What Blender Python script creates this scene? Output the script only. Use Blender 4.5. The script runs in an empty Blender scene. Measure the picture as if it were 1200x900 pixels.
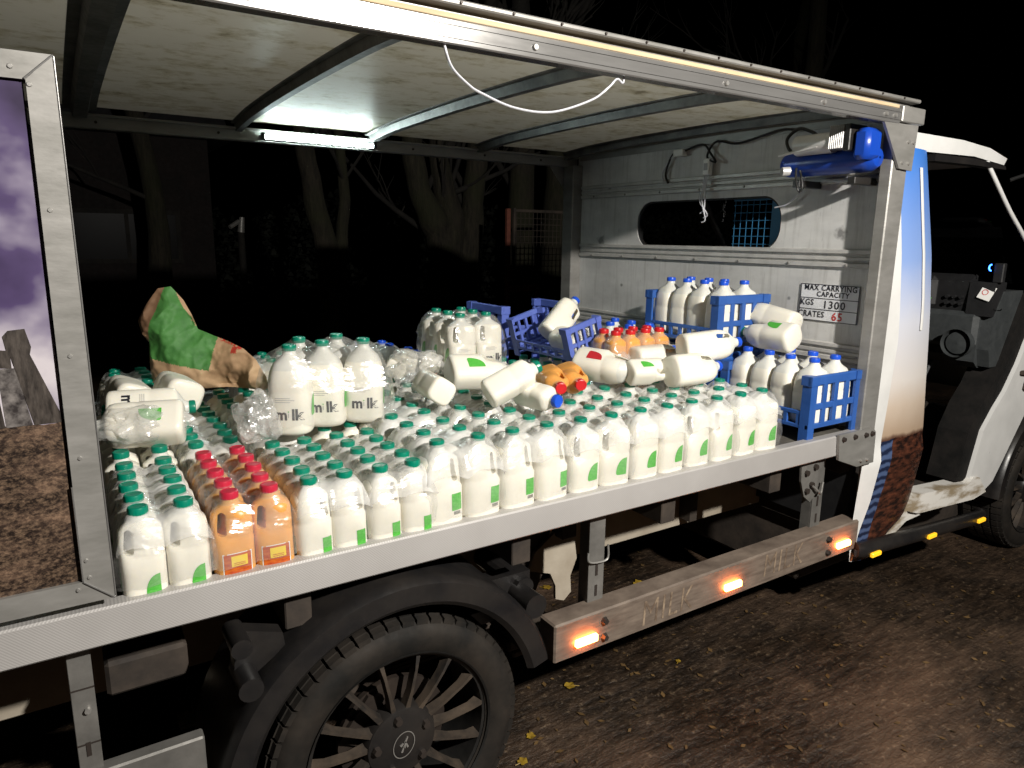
import bpy, bmesh, math, random
from mathutils import Vector, Matrix, noise
random.seed(7)
SC = bpy.context.scene
COL = SC.collection
PI = math.pi
GZ = -0.045           # ground level; x runs along the truck to the cab, y into the load bed, z up

# ------------------------------------------------------------------ camera, world, lamp, exposure
cam = bpy.data.cameras.new('camera'); cam_o = bpy.data.objects.new('camera', cam); COL.objects.link(cam_o)
cam.sensor_width = 36.0; cam.lens = 24.6; cam.clip_start = 0.05; cam.clip_end = 600
rt = Vector((0.8415842, -0.53997484, 0.0127748)); up = Vector((0.09969536, 0.1785396, 0.97886896)); bk = Vector((-0.53084542, -0.82252707, 0.2040891))
M = Matrix((rt, up, bk)).transposed().to_4x4(); M.translation = Vector((0, -1.4, 1.5652))
cam_o.matrix_world = M
SC.camera = cam_o

w = bpy.data.worlds.new('World'); SC.world = w; w.use_nodes = True
wn = w.node_tree
sky = wn.nodes.new('ShaderNodeTexSky'); sky.sky_type = 'NISHITA'; sky.sun_disc = False
sky.sun_elevation = math.radians(-8); sky.sun_rotation = math.radians(150)
wn.links.new(sky.outputs[0], wn.nodes['Background'].inputs[0]); wn.nodes['Background'].inputs[1].default_value = 0.08

# yard floodlight, high up behind and to the right of the photographer
fl = bpy.data.lights.new('yard_floodlight', 'SPOT'); fl.energy = 660; fl.color = (1.0, 0.95, 0.87); fl.shadow_soft_size = 0.045
fl.spot_size = math.radians(150); fl.spot_blend = 0.6
fo = bpy.data.objects.new('yard_floodlight', fl); COL.objects.link(fo); fo.location = (1.40, -2.45, 2.62)
fo.rotation_euler = (Vector((1.3, 0.6, 0.7)) - Vector(fo.location)).to_track_quat('-Z', 'Y').to_euler()

SC.view_settings.view_transform = 'Standard'; SC.view_settings.look = 'None'
SC.view_settings.exposure = 0.0; SC.view_settings.gamma = 1.0
SC.render.engine = 'CYCLES'; SC.cycles.use_denoising = True
SC.cycles.max_bounces = 10; SC.cycles.transparent_max_bounces = 24; SC.cycles.sample_clamp_indirect = 6.0
SC.cycles.caustics_reflective = False; SC.cycles.caustics_refractive = False

# ------------------------------------------------------------------ materials
def newmat(name):
    m = bpy.data.materials.new(name); m.use_nodes = True
    return m, m.node_tree, m.node_tree.nodes['Principled BSDF']
def N(nt, t, **kw):
    n = nt.nodes.new(t)
    for k, v in kw.items(): setattr(n, k, v)
    return n
def ramp(nt, fac, stops):
    r = N(nt, 'ShaderNodeValToRGB'); e = r.color_ramp.elements
    while len(e) < len(stops): e.new(0.5)
    for i, (p, c) in enumerate(stops): e[i].position = p; e[i].color = (*c, 1) if len(c) == 3 else c
    nt.links.new(fac, r.inputs[0]); return r.outputs[0]
def texco(nt, scale=(1, 1, 1), rot=(0, 0, 0)):
    t = N(nt, 'ShaderNodeTexCoord'); mp = N(nt, 'ShaderNodeMapping')
    mp.inputs['Scale'].default_value = scale; mp.inputs['Rotation'].default_value = rot
    nt.links.new(t.outputs['Object'], mp.inputs[0]); return mp.outputs[0]
def nz(nt, co, scale, detail=4, rough=0.55):
    n = N(nt, 'ShaderNodeTexNoise'); n.inputs['Scale'].default_value = scale
    n.inputs['Detail'].default_value = detail; n.inputs['Roughness'].default_value = rough
    nt.links.new(co, n.inputs['Vector']); return n.outputs['Fac']
def mixc(nt, fac, a, b, mode='MIX'):
    m = N(nt, 'ShaderNodeMix', data_type='RGBA', blend_type=mode)
    for s, v in ((0, fac), (6, a), (7, b)):
        if isinstance(v, (int, float)): m.inputs[s].default_value = v
        elif isinstance(v, tuple): m.inputs[s].default_value = (*v, 1)
        else: nt.links.new(v, m.inputs[s])
    return m.outputs[2]
def math_(nt, op, a, b=0.0):
    m = N(nt, 'ShaderNodeMath', operation=op)
    for s, v in ((0, a), (1, b)):
        if isinstance(v, (int, float)): m.inputs[s].default_value = v
        else: nt.links.new(v, m.inputs[s])
    return m.outputs[0]
def bump(nt, p, h, strength=0.3, dist=0.01):
    b = N(nt, 'ShaderNodeBump'); b.inputs['Strength'].default_value = strength; b.inputs['Distance'].default_value = dist
    nt.links.new(h, b.inputs['Height']); nt.links.new(b.outputs[0], p.inputs['Normal'])
def worn(name, c1, c2, rough=0.5, metal=0.0, scale=6, stretch=(1, 1, 1), bumps=0.15, lo=0.35, hi=0.7, rvar=0.15, spec=0.5):
    """two-tone surface with noise, wear and fine relief"""
    m, nt, p = newmat(name)
    co = texco(nt, stretch); n1 = nz(nt, co, scale, 6, 0.62)
    nt.links.new(ramp(nt, n1, [(lo, c1), (hi, c2)]), p.inputs['Base Color'])
    n2 = nz(nt, co, scale * 5, 3)
    r = N(nt, 'ShaderNodeMapRange'); r.inputs[3].default_value = rough - rvar; r.inputs[4].default_value = rough + rvar
    nt.links.new(n2, r.inputs[0]); nt.links.new(r.outputs[0], p.inputs['Roughness'])
    p.inputs['Metallic'].default_value = metal; p.inputs['Specular IOR Level'].default_value = spec
    if bumps: bump(nt, p, n2, bumps, 0.004)
    return m
def plain(name, c, rough=0.5, metal=0.0, emit=None, es=0.0, spec=0.5):
    m, nt, p = newmat(name)
    p.inputs['Base Color'].default_value = (*c, 1); p.inputs['Roughness'].default_value = rough; p.inputs['Metallic'].default_value = metal
    p.inputs['Specular IOR Level'].default_value = spec
    if emit: p.inputs['Emission Color'].default_value = (*emit, 1); p.inputs['Emission Strength'].default_value = es
    return m

MT = {}
MT['alu'] = worn('weathered_aluminium', (0.24, 0.235, 0.22), (0.36, 0.35, 0.335), 0.45, 0.4, 5, (1, 1, 3), 0.1)
MT['alu_bright'] = worn('extruded_aluminium', (0.25, 0.245, 0.24), (0.33, 0.325, 0.32), 0.24, 0.6, 4, (0.6, 1, 4), 0.06, rvar=0.04)
MT['alu_dark'] = worn('dull_bracket_metal', (0.17, 0.165, 0.155), (0.27, 0.26, 0.245), 0.5, 0.5, 9)
MT['bow'] = worn('galvanised_roof_bow', (0.07, 0.07, 0.07), (0.17, 0.17, 0.165), 0.5, 0.3, 12)
MT['bulk'] = worn('scuffed_grey_bulkhead', (0.50, 0.50, 0.495), (0.68, 0.68, 0.67), 0.55, 0.0, 3.5, (1, 1, 2.2), 0.08)
MT['bulk_rib'] = worn('bulkhead_rib_metal', (0.44, 0.435, 0.42), (0.60, 0.59, 0.57), 0.45, 0.15, 4, (1, 3, 3))
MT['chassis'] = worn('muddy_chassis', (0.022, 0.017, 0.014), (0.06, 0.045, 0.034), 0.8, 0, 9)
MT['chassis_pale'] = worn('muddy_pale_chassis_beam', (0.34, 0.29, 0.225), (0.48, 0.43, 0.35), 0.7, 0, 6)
MT['blackpl'] = worn('dirty_black_plastic', (0.008, 0.008, 0.009), (0.024, 0.021, 0.019), 0.36, 0, 7, bumps=0.1)
MT['rubber'] = worn('muddy_tyre_rubber', (0.007, 0.0066, 0.006), (0.030, 0.024, 0.019), 0.75, 0, 8, spec=0.3)
MT['rim'] = worn('dusty_dark_alloy', (0.018, 0.015, 0.013), (0.095, 0.07, 0.05), 0.65, 0.1, 10)
MT['rimdark'] = worn('black_rim_barrel', (0.012, 0.012, 0.012), (0.03, 0.028, 0.026), 0.5, 0.2, 10)
MT['disc'] = worn('rusty_brake', (0.015, 0.010, 0.008), (0.04, 0.028, 0.02), 0.7, 0.2, 10)
MT['white'] = worn('white_cab_paint', (0.62, 0.62, 0.61), (0.74, 0.74, 0.73), 0.32, 0, 5, bumps=0.03, rvar=0.08)
MT['sill'] = worn('grubby_white_sill', (0.30, 0.24, 0.16), (0.72, 0.70, 0.66), 0.5, 0, 9, (0.6, 1, 2), 0.1, 0.38, 0.55)
MT['cabdark'] = worn('dark_cab_plastic', (0.006, 0.006, 0.007), (0.014, 0.014, 0.015), 0.6, 0, 6)
MT['cabgrey'] = worn('grey_dashboard_plastic', (0.032, 0.036, 0.038), (0.05, 0.055, 0.057), 0.55, 0, 30, bumps=0.12)
MT['seal'] = worn('ribbed_black_seal', (0.006, 0.006, 0.006), (0.016, 0.014, 0.013), 0.85, 0, 14, bumps=0.3, spec=0.15)
MT['carpet'] = worn('muddy_cab_floor', (0.010, 0.008, 0.007), (0.045, 0.033, 0.024), 0.9, 0, 14, bumps=0.5)
MT['deck'] = worn('worn_deck', (0.05, 0.045, 0.04), (0.13, 0.12, 0.10), 0.7, 0, 8)
MT['crate'] = worn('blue_crate_plastic', (0.022, 0.085, 0.32), (0.04, 0.125, 0.42), 0.4, 0, 9, bumps=0.08, spec=0.4)
MT['crate_b'] = worn('faded_blue_crate_plastic', (0.08, 0.125, 0.46), (0.14, 0.20, 0.56), 0.4, 0, 9, bumps=0.08, spec=0.4)
MT['compblue'] = plain('glossy_blue_tank_paint', (0.008, 0.055, 0.40), 0.3)
MT['chrome'] = worn('cast_motor_metal', (0.55, 0.55, 0.54), (0.70, 0.69, 0.68), 0.4, 0.35, 8, bumps=0.04)
MT['black'] = plain('black_cable', (0.012, 0.012, 0.012), 0.5)
MT['wire'] = plain('white_cable', (0.62, 0.63, 0.68), 0.4)
MT['wood'] = worn('pale_timber_strip', (0.50, 0.37, 0.22), (0.62, 0.49, 0.32), 0.7, 0, 5, (1, 1, 8))
MT['guardblue'] = plain('pale_blue_paint', (0.05, 0.22, 0.42), 0.5)
MT['bolt'] = plain('steel_bolt', (0.5, 0.49, 0.47), 0.35, 0.7)
MT['boltdark'] = plain('dark_bolt', (0.05, 0.04, 0.035), 0.5, 0.4)
MT['ink'] = plain('black_ink', (0.012, 0.012, 0.018), 0.5)
MT['inkred'] = plain('red_ink', (0.5, 0.025, 0.02), 0.5)
MT['signw'] = worn('worn_white_sign', (0.66, 0.67, 0.70), (0.80, 0.81, 0.84), 0.5, 0, 12)
MT['led'] = plain('white_led_tube', (0.9, 0.95, 0.95), 0.4, emit=(0.82, 1.0, 0.97), es=120)
MT['amber'] = plain('lit_amber_marker', (0.9, 0.3, 0.05), 0.3, emit=(1.0, 0.22, 0.045), es=45)
MT['reflector'] = plain('glowing_amber_reflector', (0.95, 0.50, 0.02), 0.15, emit=(1.0, 0.5, 0.02), es=0.8)  # unpowered reflectors; slight emission added so they look lit
MT['blueled'] = plain('blue_gadget_light', (0.05, 0.2, 1), 0.3, emit=(0.03, 0.16, 1.0), es=9)
MT['gcap'] = plain('green_cap_plastic', (0.0, 0.20, 0.125), 0.32)
MT['rcap'] = plain('red_cap_plastic', (0.56, 0.015, 0.02), 0.32)
MT['jcap'] = plain('pink_red_cap_plastic', (0.50, 0.02, 0.05), 0.32)
MT['bcap'] = plain('blue_cap_plastic', (0.012, 0.085, 0.62), 0.32)
MT['lgreen'] = worn('green_label_print', (0.05, 0.38, 0.03), (0.13, 0.52, 0.09), 0.45, 0, 120, (1, 1, 3), 0)
MT['lorange'] = worn('orange_label_print', (0.42, 0.045, 0.008), (0.62, 0.15, 0.012), 0.45, 0, 60, (1, 1, 3), 0)
MT['lyellow'] = plain('yellow_label_print', (0.85, 0.62, 0.03), 0.45)
MT['lwhite'] = plain('white_label_print', (0.78, 0.78, 0.76), 0.45)
MT['lred'] = plain('red_label_print', (0.5, 0.02, 0.03), 0.45)
MT['lblue'] = plain('blue_label_print', (0.05, 0.2, 0.6), 0.45)
MT['lgrey'] = plain('grey_small_print', (0.35, 0.35, 0.36), 0.5)
MT['leaf'] = worn('fallen_yellow_leaf', (0.20, 0.12, 0.012), (0.42, 0.28, 0.03), 0.5, 0, 30)
MT['leafbrown'] = worn('wet_brown_leaf_litter', (0.05, 0.03, 0.012), (0.17, 0.10, 0.035), 0.65, 0, 5)
MT['rust'] = worn('rusty_red_steel', (0.11, 0.03, 0.02), (0.2, 0.06, 0.035), 0.8, 0, 10)
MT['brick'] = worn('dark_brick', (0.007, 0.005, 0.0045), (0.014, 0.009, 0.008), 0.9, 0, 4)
MT['slate'] = worn('dark_roof_slate', (0.02, 0.02, 0.022), (0.045, 0.045, 0.05), 0.8, 0, 5)
MT['glassdark'] = plain('dark_window_glass', (0.002, 0.002, 0.003), 0.3, spec=0.04)
MT['twig'] = worn('bare_twig_bark', (0.010, 0.009, 0.008), (0.024, 0.021, 0.017), 0.9, 0, 8)

def m_bottle(name, c_full, c_top, fill, H, sss=0.25):
    m, nt, p = newmat(name)
    tc = N(nt, 'ShaderNodeTexCoord'); sep = N(nt, 'ShaderNodeSeparateXYZ'); nt.links.new(tc.outputs['Object'], sep.inputs[0])
    col = ramp(nt, math_(nt, 'DIVIDE', sep.outputs[2], H), [(fill - 0.004, c_full), (fill + 0.004, c_top)])
    oi = N(nt, 'ShaderNodeObjectInfo')
    v = N(nt, 'ShaderNodeMapRange'); v.inputs[3].default_value = 0.93; v.inputs[4].default_value = 1.0
    nt.links.new(oi.outputs['Random'], v.inputs[0])
    hs = N(nt, 'ShaderNodeHueSaturation'); nt.links.new(v.outputs[0], hs.inputs['Value']); nt.links.new(col, hs.inputs['Color'])
    nt.links.new(hs.outputs[0], p.inputs['Base Color'])
    p.inputs['Roughness'].default_value = 0.34; p.inputs['Specular IOR Level'].default_value = 0.4
    p.inputs['Subsurface Weight'].default_value = sss; p.inputs['Subsurface Radius'].default_value = (0.012, 0.010, 0.007); p.inputs['Subsurface Scale'].default_value = 1.0
    bump(nt, p, nz(nt, tc.outputs['Object'], 20, 4), 0.22, 0.004)
    return m
MILK = (0.85, 0.82, 0.725); TOP = (0.72, 0.72, 0.67)
MT['milk'] = m_bottle('milk_in_cloudy_plastic', MILK, TOP, 0.80, 0.215)
MT['milk2'] = m_bottle('milk_in_small_cloudy_bottle', MILK, TOP, 0.86, 0.178)
MT['juice'] = m_bottle('orange_juice_in_clear_plastic', (0.76, 0.36, 0.09), (0.70, 0.39, 0.16), 0.86, 0.178, 0.35)

def m_film(name, base=0.06, haze=0.17, rough=0.17, wr=7, stretch=(1, 1, 1), bs=0.4):
    m, nt, p = newmat(name); nt.nodes.remove(p)
    out = nt.nodes['Material Output']
    co = texco(nt, stretch); n1 = nz(nt, co, wr, 4, 0.6)
    n3 = nz(nt, texco(nt, (0.5, 4.5, 1), (0, 0, 0.6)), wr * 1.8, 3, 0.5)
    hsum = math_(nt, 'ADD', n1, n3)
    b = N(nt, 'ShaderNodeBump'); b.inputs['Strength'].default_value = bs; b.inputs['Distance'].default_value = 0.02
    nt.links.new(hsum, b.inputs['Height'])
    gl = N(nt, 'ShaderNodeBsdfGlossy'); gl.inputs['Roughness'].default_value = rough; gl.inputs['Color'].default_value = (1, 1, 1, 1)
    nt.links.new(b.outputs[0], gl.inputs['Normal'])
    df = N(nt, 'ShaderNodeBsdfDiffuse'); df.inputs['Color'].default_value = (0.9, 0.9, 0.88, 1); nt.links.new(b.outputs[0], df.inputs['Normal'])
    tr = N(nt, 'ShaderNodeBsdfTransparent')
    lw = N(nt, 'ShaderNodeLayerWeight'); lw.inputs[0].default_value = 0.25; nt.links.new(b.outputs[0], lw.inputs['Normal'])
    m1 = N(nt, 'ShaderNodeMixShader')
    hz = N(nt, 'ShaderNodeMapRange'); hz.inputs[1].default_value = 0.35; hz.inputs[2].default_value = 0.75; hz.inputs[3].default_value = haze * 0.3; hz.inputs[4].default_value = haze * 1.8
    nt.links.new(n1, hz.inputs[0]); nt.links.new(hz.outputs[0], m1.inputs[0]); nt.links.new(tr.outputs[0], m1.inputs[1]); nt.links.new(df.outputs[0], m1.inputs[2])
    m2 = N(nt, 'ShaderNodeMixShader')
    f = math_(nt, 'MULTIPLY_ADD', lw.outputs['Facing'], 0.22); nt.nodes[-1].inputs[2].default_value = base
    nt.links.new(f, m2.inputs[0]); nt.links.new(m1.outputs[0], m2.inputs[1]); nt.links.new(gl.outputs[0], m2.inputs[2])
    nt.links.new(m2.outputs[0], out.inputs[0])
    return m
MT['film'] = m_film('hazy_shrink_film', haze=0.42)
MT['film_side'] = m_film('clear_shrink_film_sides', base=0.055, haze=0.11)
MT['clump'] = m_film('crumpled_clear_film', 0.10, 0.26, 0.2, 11, bs=0.45)

def m_deckrail():
    m, nt, p = newmat('dimpled_grey_deck_rail')
    co = texco(nt, (1, 1, 1)); n1 = nz(nt, co, 3, 5)
    nt.links.new(ramp(nt, n1, [(0.3, (0.40, 0.385, 0.375)), (0.7, (0.50, 0.485, 0.475))]), p.inputs['Base Color'])
    p.inputs['Roughness'].default_value = 0.48; p.inputs['Metallic'].default_value = 0.25
    sep = N(nt, 'ShaderNodeSeparateXYZ'); nt.links.new(co, sep.inputs[0])
    sx = math_(nt, 'SINE', math_(nt, 'MULTIPLY', sep.outputs[0], 2 * PI / 0.0062)); sz = math_(nt, 'SINE', math_(nt, 'MULTIPLY', sep.outputs[2], 2 * PI / 0.0062))
    d = math_(nt, 'MULTIPLY', sx, sz)
    bump(nt, p, d, 0.16, 0.0012)
    return m
MT['deckrail'] = m_deckrail()
def m_bulk():
    m = MT['bulk']; nt = m.node_tree; p = nt.nodes['Principled BSDF']; base = p.inputs['Base Color'].links[0].from_socket
    t = N(nt, 'ShaderNodeTexCoord'); wob = N(nt, 'ShaderNodeTexNoise'); wob.inputs['Scale'].default_value = 40; nt.links.new(t.outputs['Object'], wob.inputs['Vector'])
    col = base
    for (y, z, r) in ((1.60, 1.56, .035), (.20, 1.60, .030), (1.42, 1.33, .012), (.62, 1.38, .014), (1.55, 1.82, .02), (.40, 1.34, .010)):
        d = N(nt, 'ShaderNodeVectorMath', operation='DISTANCE'); nt.links.new(t.outputs['Object'], d.inputs[0]); d.inputs[1].default_value = (2.50, y, z)
        dd = math_(nt, 'ADD', d.outputs['Value'], math_(nt, 'MULTIPLY', math_(nt, 'SUBTRACT', wob.outputs['Fac'], 0.5), r * 1.6))
        col = mixc(nt, ramp(nt, math_(nt, 'DIVIDE', dd, r), [(0.35, (0.75, 0.75, 0.75)), (1.0, (0, 0, 0))]), col, (0.10, 0.10, 0.10))
    sc = nz(nt, texco(nt, (1, 9, 1), (0.5, 0, 0)), 22, 3, 0.5)
    col = mixc(nt, ramp(nt, sc, [(0.67, (0, 0, 0)), (0.72, (0.5, 0.5, 0.5))]), col, (0.20, 0.19, 0.18))
    streak = nz(nt, texco(nt, (1, 7, 0.5)), 7, 5, 0.6)
    col = mixc(nt, ramp(nt, streak, [(0.5, (0, 0, 0)), (0.8, (0.55, 0.55, 0.55))]), col, (0.27, 0.26, 0.24))
    nt.links.new(col, p.inputs['Base Color'])
m_bulk()

def m_ceiling():
    m, nt, p = newmat('grimy_translucent_roof_sheet')
    co = texco(nt); big = nz(nt, co, 2.2, 6, 0.65); spot = nz(nt, texco(nt, (1, 1.4, 1)), 9, 8, 0.72)
    base = ramp(nt, big, [(0.3, (0.38, 0.365, 0.28)), (0.7, (0.60, 0.59, 0.51))])
    grime = ramp(nt, spot, [(0.48, (1, 1, 1)), (0.60, (0.72, 0.68, 0.56)), (0.68, (0.30, 0.27, 0.19))])
    nt.links.new(mixc(nt, 0.85, base, grime, 'MULTIPLY'), p.inputs['Base Color'])
    p.inputs['Roughness'].default_value = 0.45
    bump(nt, p, nz(nt, co, 30, 3), 0.15, 0.003)
    tl = N(nt, 'ShaderNodeBsdfTranslucent'); nt.links.new(mixc(nt, 0.9, (0.84, 0.82, 0.70), grime, 'MULTIPLY'), tl.inputs[0]); mx = N(nt, 'ShaderNodeMixShader'); mx.inputs[0].default_value = 0.5
    nt.links.new(p.outputs[0], mx.inputs[1]); nt.links.new(tl.outputs[0], mx.inputs[2]); nt.links.new(mx.outputs[0], nt.nodes['Material Output'].inputs[0])
    return m
MT['ceiling'] = m_ceiling()

def m_bar():
    m, nt, p = newmat('mud_filmed_side_bar')
    co = texco(nt, (1, 1, 2)); n1 = nz(nt, co, 7, 7, 0.65); n2 = nz(nt, texco(nt, (0.7, 1, 5)), 14, 5, 0.6)
    c = ramp(nt, n1, [(0.3, (0.085, 0.066, 0.053)), (0.7, (0.20, 0.158, 0.128))])
    nt.links.new(mixc(nt, 0.4, c, ramp(nt, n2, [(0.35, (0.07, 0.048, 0.036)), (0.7, (0.30, 0.24, 0.19))])), p.inputs['Base Color'])
    p.inputs['Roughness'].default_value = 0.62; bump(nt, p, n2, 0.2, 0.003)
    return m
MT['bar'] = m_bar()
MT['bar_wiped'] = worn('wiped_letters_in_mud', (0.13, 0.092, 0.066), (0.34, 0.26, 0.185), 0.6, 0, 22, lo=.42, hi=.62)

def m_graphic():
    """printed landscape wrap on the cab pillar: blue sky fading to white, tan stone, brown water's edge"""
    m, nt, p = newmat('printed_pillar_wrap')
    t = N(nt, 'ShaderNodeTexCoord'); sep = N(nt, 'ShaderNodeSeparateXYZ'); nt.links.new(t.outputs['Object'], sep.inputs[0])
    zf = N(nt, 'ShaderNodeMapRange'); zf.inputs[1].default_value = 0.4; zf.inputs[2].default_value = 1.9
    wob = nz(nt, t.outputs['Object'], 9, 4); wz = math_(nt, 'MULTIPLY_ADD', wob, 0.05); nt.nodes[-1].inputs[2].default_value = -0.025
    nt.links.new(math_(nt, 'ADD', sep.outputs[2], wz), zf.inputs[0])
    up_ = ramp(nt, zf.outputs[0], [(0.25, (0.055, 0.03, 0.022)), (0.275, (0.10, 0.05, 0.032)), (0.285, (0.42, 0.31, 0.22)), (0.36, (0.58, 0.48, 0.39)), (0.43, (0.68, 0.64, 0.61)), (0.58, (0.60, 0.62, 0.70)), (0.74, (0.24, 0.36, 0.68)), (1.0, (0.04, 0.18, 0.60))])
    # lower part: blue rippled water on the left, brown brick on the right
    rip = N(nt, 'ShaderNodeTexWave', wave_type='BANDS', bands_direction='Z'); rip.inputs['Scale'].default_value = 9; rip.inputs['Distortion'].default_value = 7; rip.inputs['Detail'].default_value = 3
    nt.links.new(t.outputs['Object'], rip.inputs['Vector'])
    water = ramp(nt, rip.outputs['Fac'], [(0.2, (0.012, 0.018, 0.045)), (0.8, (0.065, 0.10, 0.20))])
    stone = ramp(nt, nz(nt, texco(nt, (3, 1, 9)), 6, 5), [(0.40, (0.014, 0.008, 0.007)), (0.70, (0.12, 0.040, 0.022))])
    xb = math_(nt, 'MULTIPLY_ADD', sep.outputs[2], 0.33); nt.nodes[-1].inputs[2].default_value = 2.445
    fx = math_(nt, 'GREATER_THAN', math_(nt, 'ADD', sep.outputs[0], math_(nt, 'MULTIPLY', wob, 0.03)), xb)
    low = mixc(nt, fx, water, stone)
    fz = math_(nt, 'GREATER_THAN', zf.outputs[0], 0.272)
    nt.links.new(mixc(nt, fz, low, up_), p.inputs['Base Color'])
    p.inputs['Roughness'].default_value = 0.25
    return m
MT['graphic'] = m_graphic()

def m_picture():
    """printed panel: purple cloudy sky over brown moor grass"""
    m, nt, p = newmat('printed_moor_picture')
    t = N(nt, 'ShaderNodeTexCoord'); sep = N(nt, 'ShaderNodeSeparateXYZ'); nt.links.new(t.outputs['Object'], sep.inputs[0])
    cl = nz(nt, texco(nt, (1, 1, 1.25)), 6.5, 4, 0.45)
    zf = N(nt, 'ShaderNodeMapRange'); zf.inputs[1].default_value = 1.25; zf.inputs[2].default_value = 1.82
    nt.links.new(sep.outputs[2], zf.inputs[0])
    k = math_(nt, 'SUBTRACT', math_(nt, 'MULTIPLY', cl, 1.6), math_(nt, 'MULTIPLY', zf.outputs[0], 0.62))
    skyc = ramp(nt, k, [(0.10, (0.018, 0.008, 0.04)), (0.40, (0.065, 0.042, 0.12)), (0.60, (0.25, 0.22, 0.30)), (0.82, (0.55, 0.51, 0.55))])
    g1 = nz(nt, texco(nt, (1, 1, 2.6)), 13, 6, 0.65); g2 = nz(nt, texco(nt, (1, 1, 1.6), (0, .5, 0)), 130, 6, 0.75)
    gr = mixc(nt, 0.62, ramp(nt, g1, [(0.42, (0.016, 0.008, 0.007)), (0.54, (0.07, 0.042, 0.032)), (0.68, (0.26, 0.16, 0.11))]), ramp(nt, g2, [(0.44, (0.006, 0.004, 0.003)), (0.68, (0.30, 0.20, 0.13))]))
    fz = math_(nt, 'GREATER_THAN', math_(nt, 'ADD', sep.outputs[2], math_(nt, 'MULTIPLY', g1, 0.02)), 1.257)
    nt.links.new(mixc(nt, fz, gr, skyc), p.inputs['Base Color'])
    p.inputs['Roughness'].default_value = 0.4
    return m
MT['picture'] = m_picture()
MT['print_wood'] = worn('printed_dark_timber', (0.02, 0.016, 0.014), (0.09, 0.075, 0.065), 0.4, 0, 30, (4, 1, 1), 0)
MT['print_wall'] = worn('printed_mottled_stone', (0.03, 0.025, 0.025), (0.22, 0.20, 0.19), 0.4, 0, 60, bumps=0)

def m_ground():
    m, nt, p = newmat('wet_muddy_yard')
    co = texco(nt); n1 = nz(nt, co, 1.3, 8, 0.62); n2 = nz(nt, co, 42, 5, 0.7); n3 = nz(nt, texco(nt, (3.5, 14, 1), (0, 0, 0.35)), 2.1, 5, 0.6)
    c1 = ramp(nt, n1, [(0.3, (0.012, 0.008, 0.006)), (0.5, (0.034, 0.022, 0.015)), (0.66, (0.19, 0.105, 0.056))])
    c2 = ramp(nt, n2, [(0.46, (0.010, 0.008, 0.006)), (0.58, (0.05, 0.036, 0.025)), (0.68, (0.34, 0.25, 0.16))])
    c3 = ramp(nt, n3, [(0.42, (0.010, 0.007, 0.005)), (0.66, (0.10, 0.064, 0.040))])
    nt.links.new(mixc(nt, 0.34, mixc(nt, 0.5, c1, c2), c3), p.inputs['Base Color'])
    r = N(nt, 'ShaderNodeMapRange'); r.inputs[1].default_value = 0.35; r.inputs[2].default_value = 0.65; r.inputs[3].default_value = 0.16; r.inputs[4].default_value = 0.7; nt.links.new(n1, r.inputs[0]); nt.links.new(r.outputs[0], p.inputs['Roughness'])
    h = math_(nt, 'ADD', math_(nt, 'MULTIPLY', n3, 1.4), math_(nt, 'ADD', n2, math_(nt, 'MULTIPLY', n1, 0.6)))
    bump(nt, p, h, 0.65, 0.018)
    return m
MT['ground'] = m_ground()
def m_bark():
    m, nt, p = newmat('mossy_bark')
    co = texco(nt, (4, 4, 0.8)); n = nz(nt, co, 6, 6, 0.7); n2 = nz(nt, texco(nt), 2.5, 4)
    c = ramp(nt, n, [(0.3, (0.005, 0.004, 0.003)), (0.7, (0.042, 0.035, 0.022))])
    nt.links.new(mixc(nt, ramp(nt, n2, [(0.4, (0, 0, 0)), (0.65, (0.7, 0.7, 0.7))]), c, (0.022, 0.025, 0.008)), p.inputs['Base Color'])
    p.inputs['Roughness'].default_value = 0.9; bump(nt, p, n, 0.8, 0.03)
    return m
MT['bark'] = m_bark()
MT['kraft'] = worn('brown_kraft_paper', (0.36, 0.22, 0.12), (0.56, 0.38, 0.22), 0.7, 0, 9, bumps=0.25)
MT['kraft_in'] = worn('inside_of_paper_sack', (0.16, 0.085, 0.045), (0.26, 0.15, 0.08), 0.75, 0, 9)
MT['kraft_green'] = worn('green_print_on_paper', (0.035, 0.15, 0.028), (0.075, 0.25, 0.055), 0.65, 0, 14, bumps=0.25)
MT['kraft_red'] = plain('red_print_on_paper', (0.48, 0.05, 0.03), 0.6)

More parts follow.
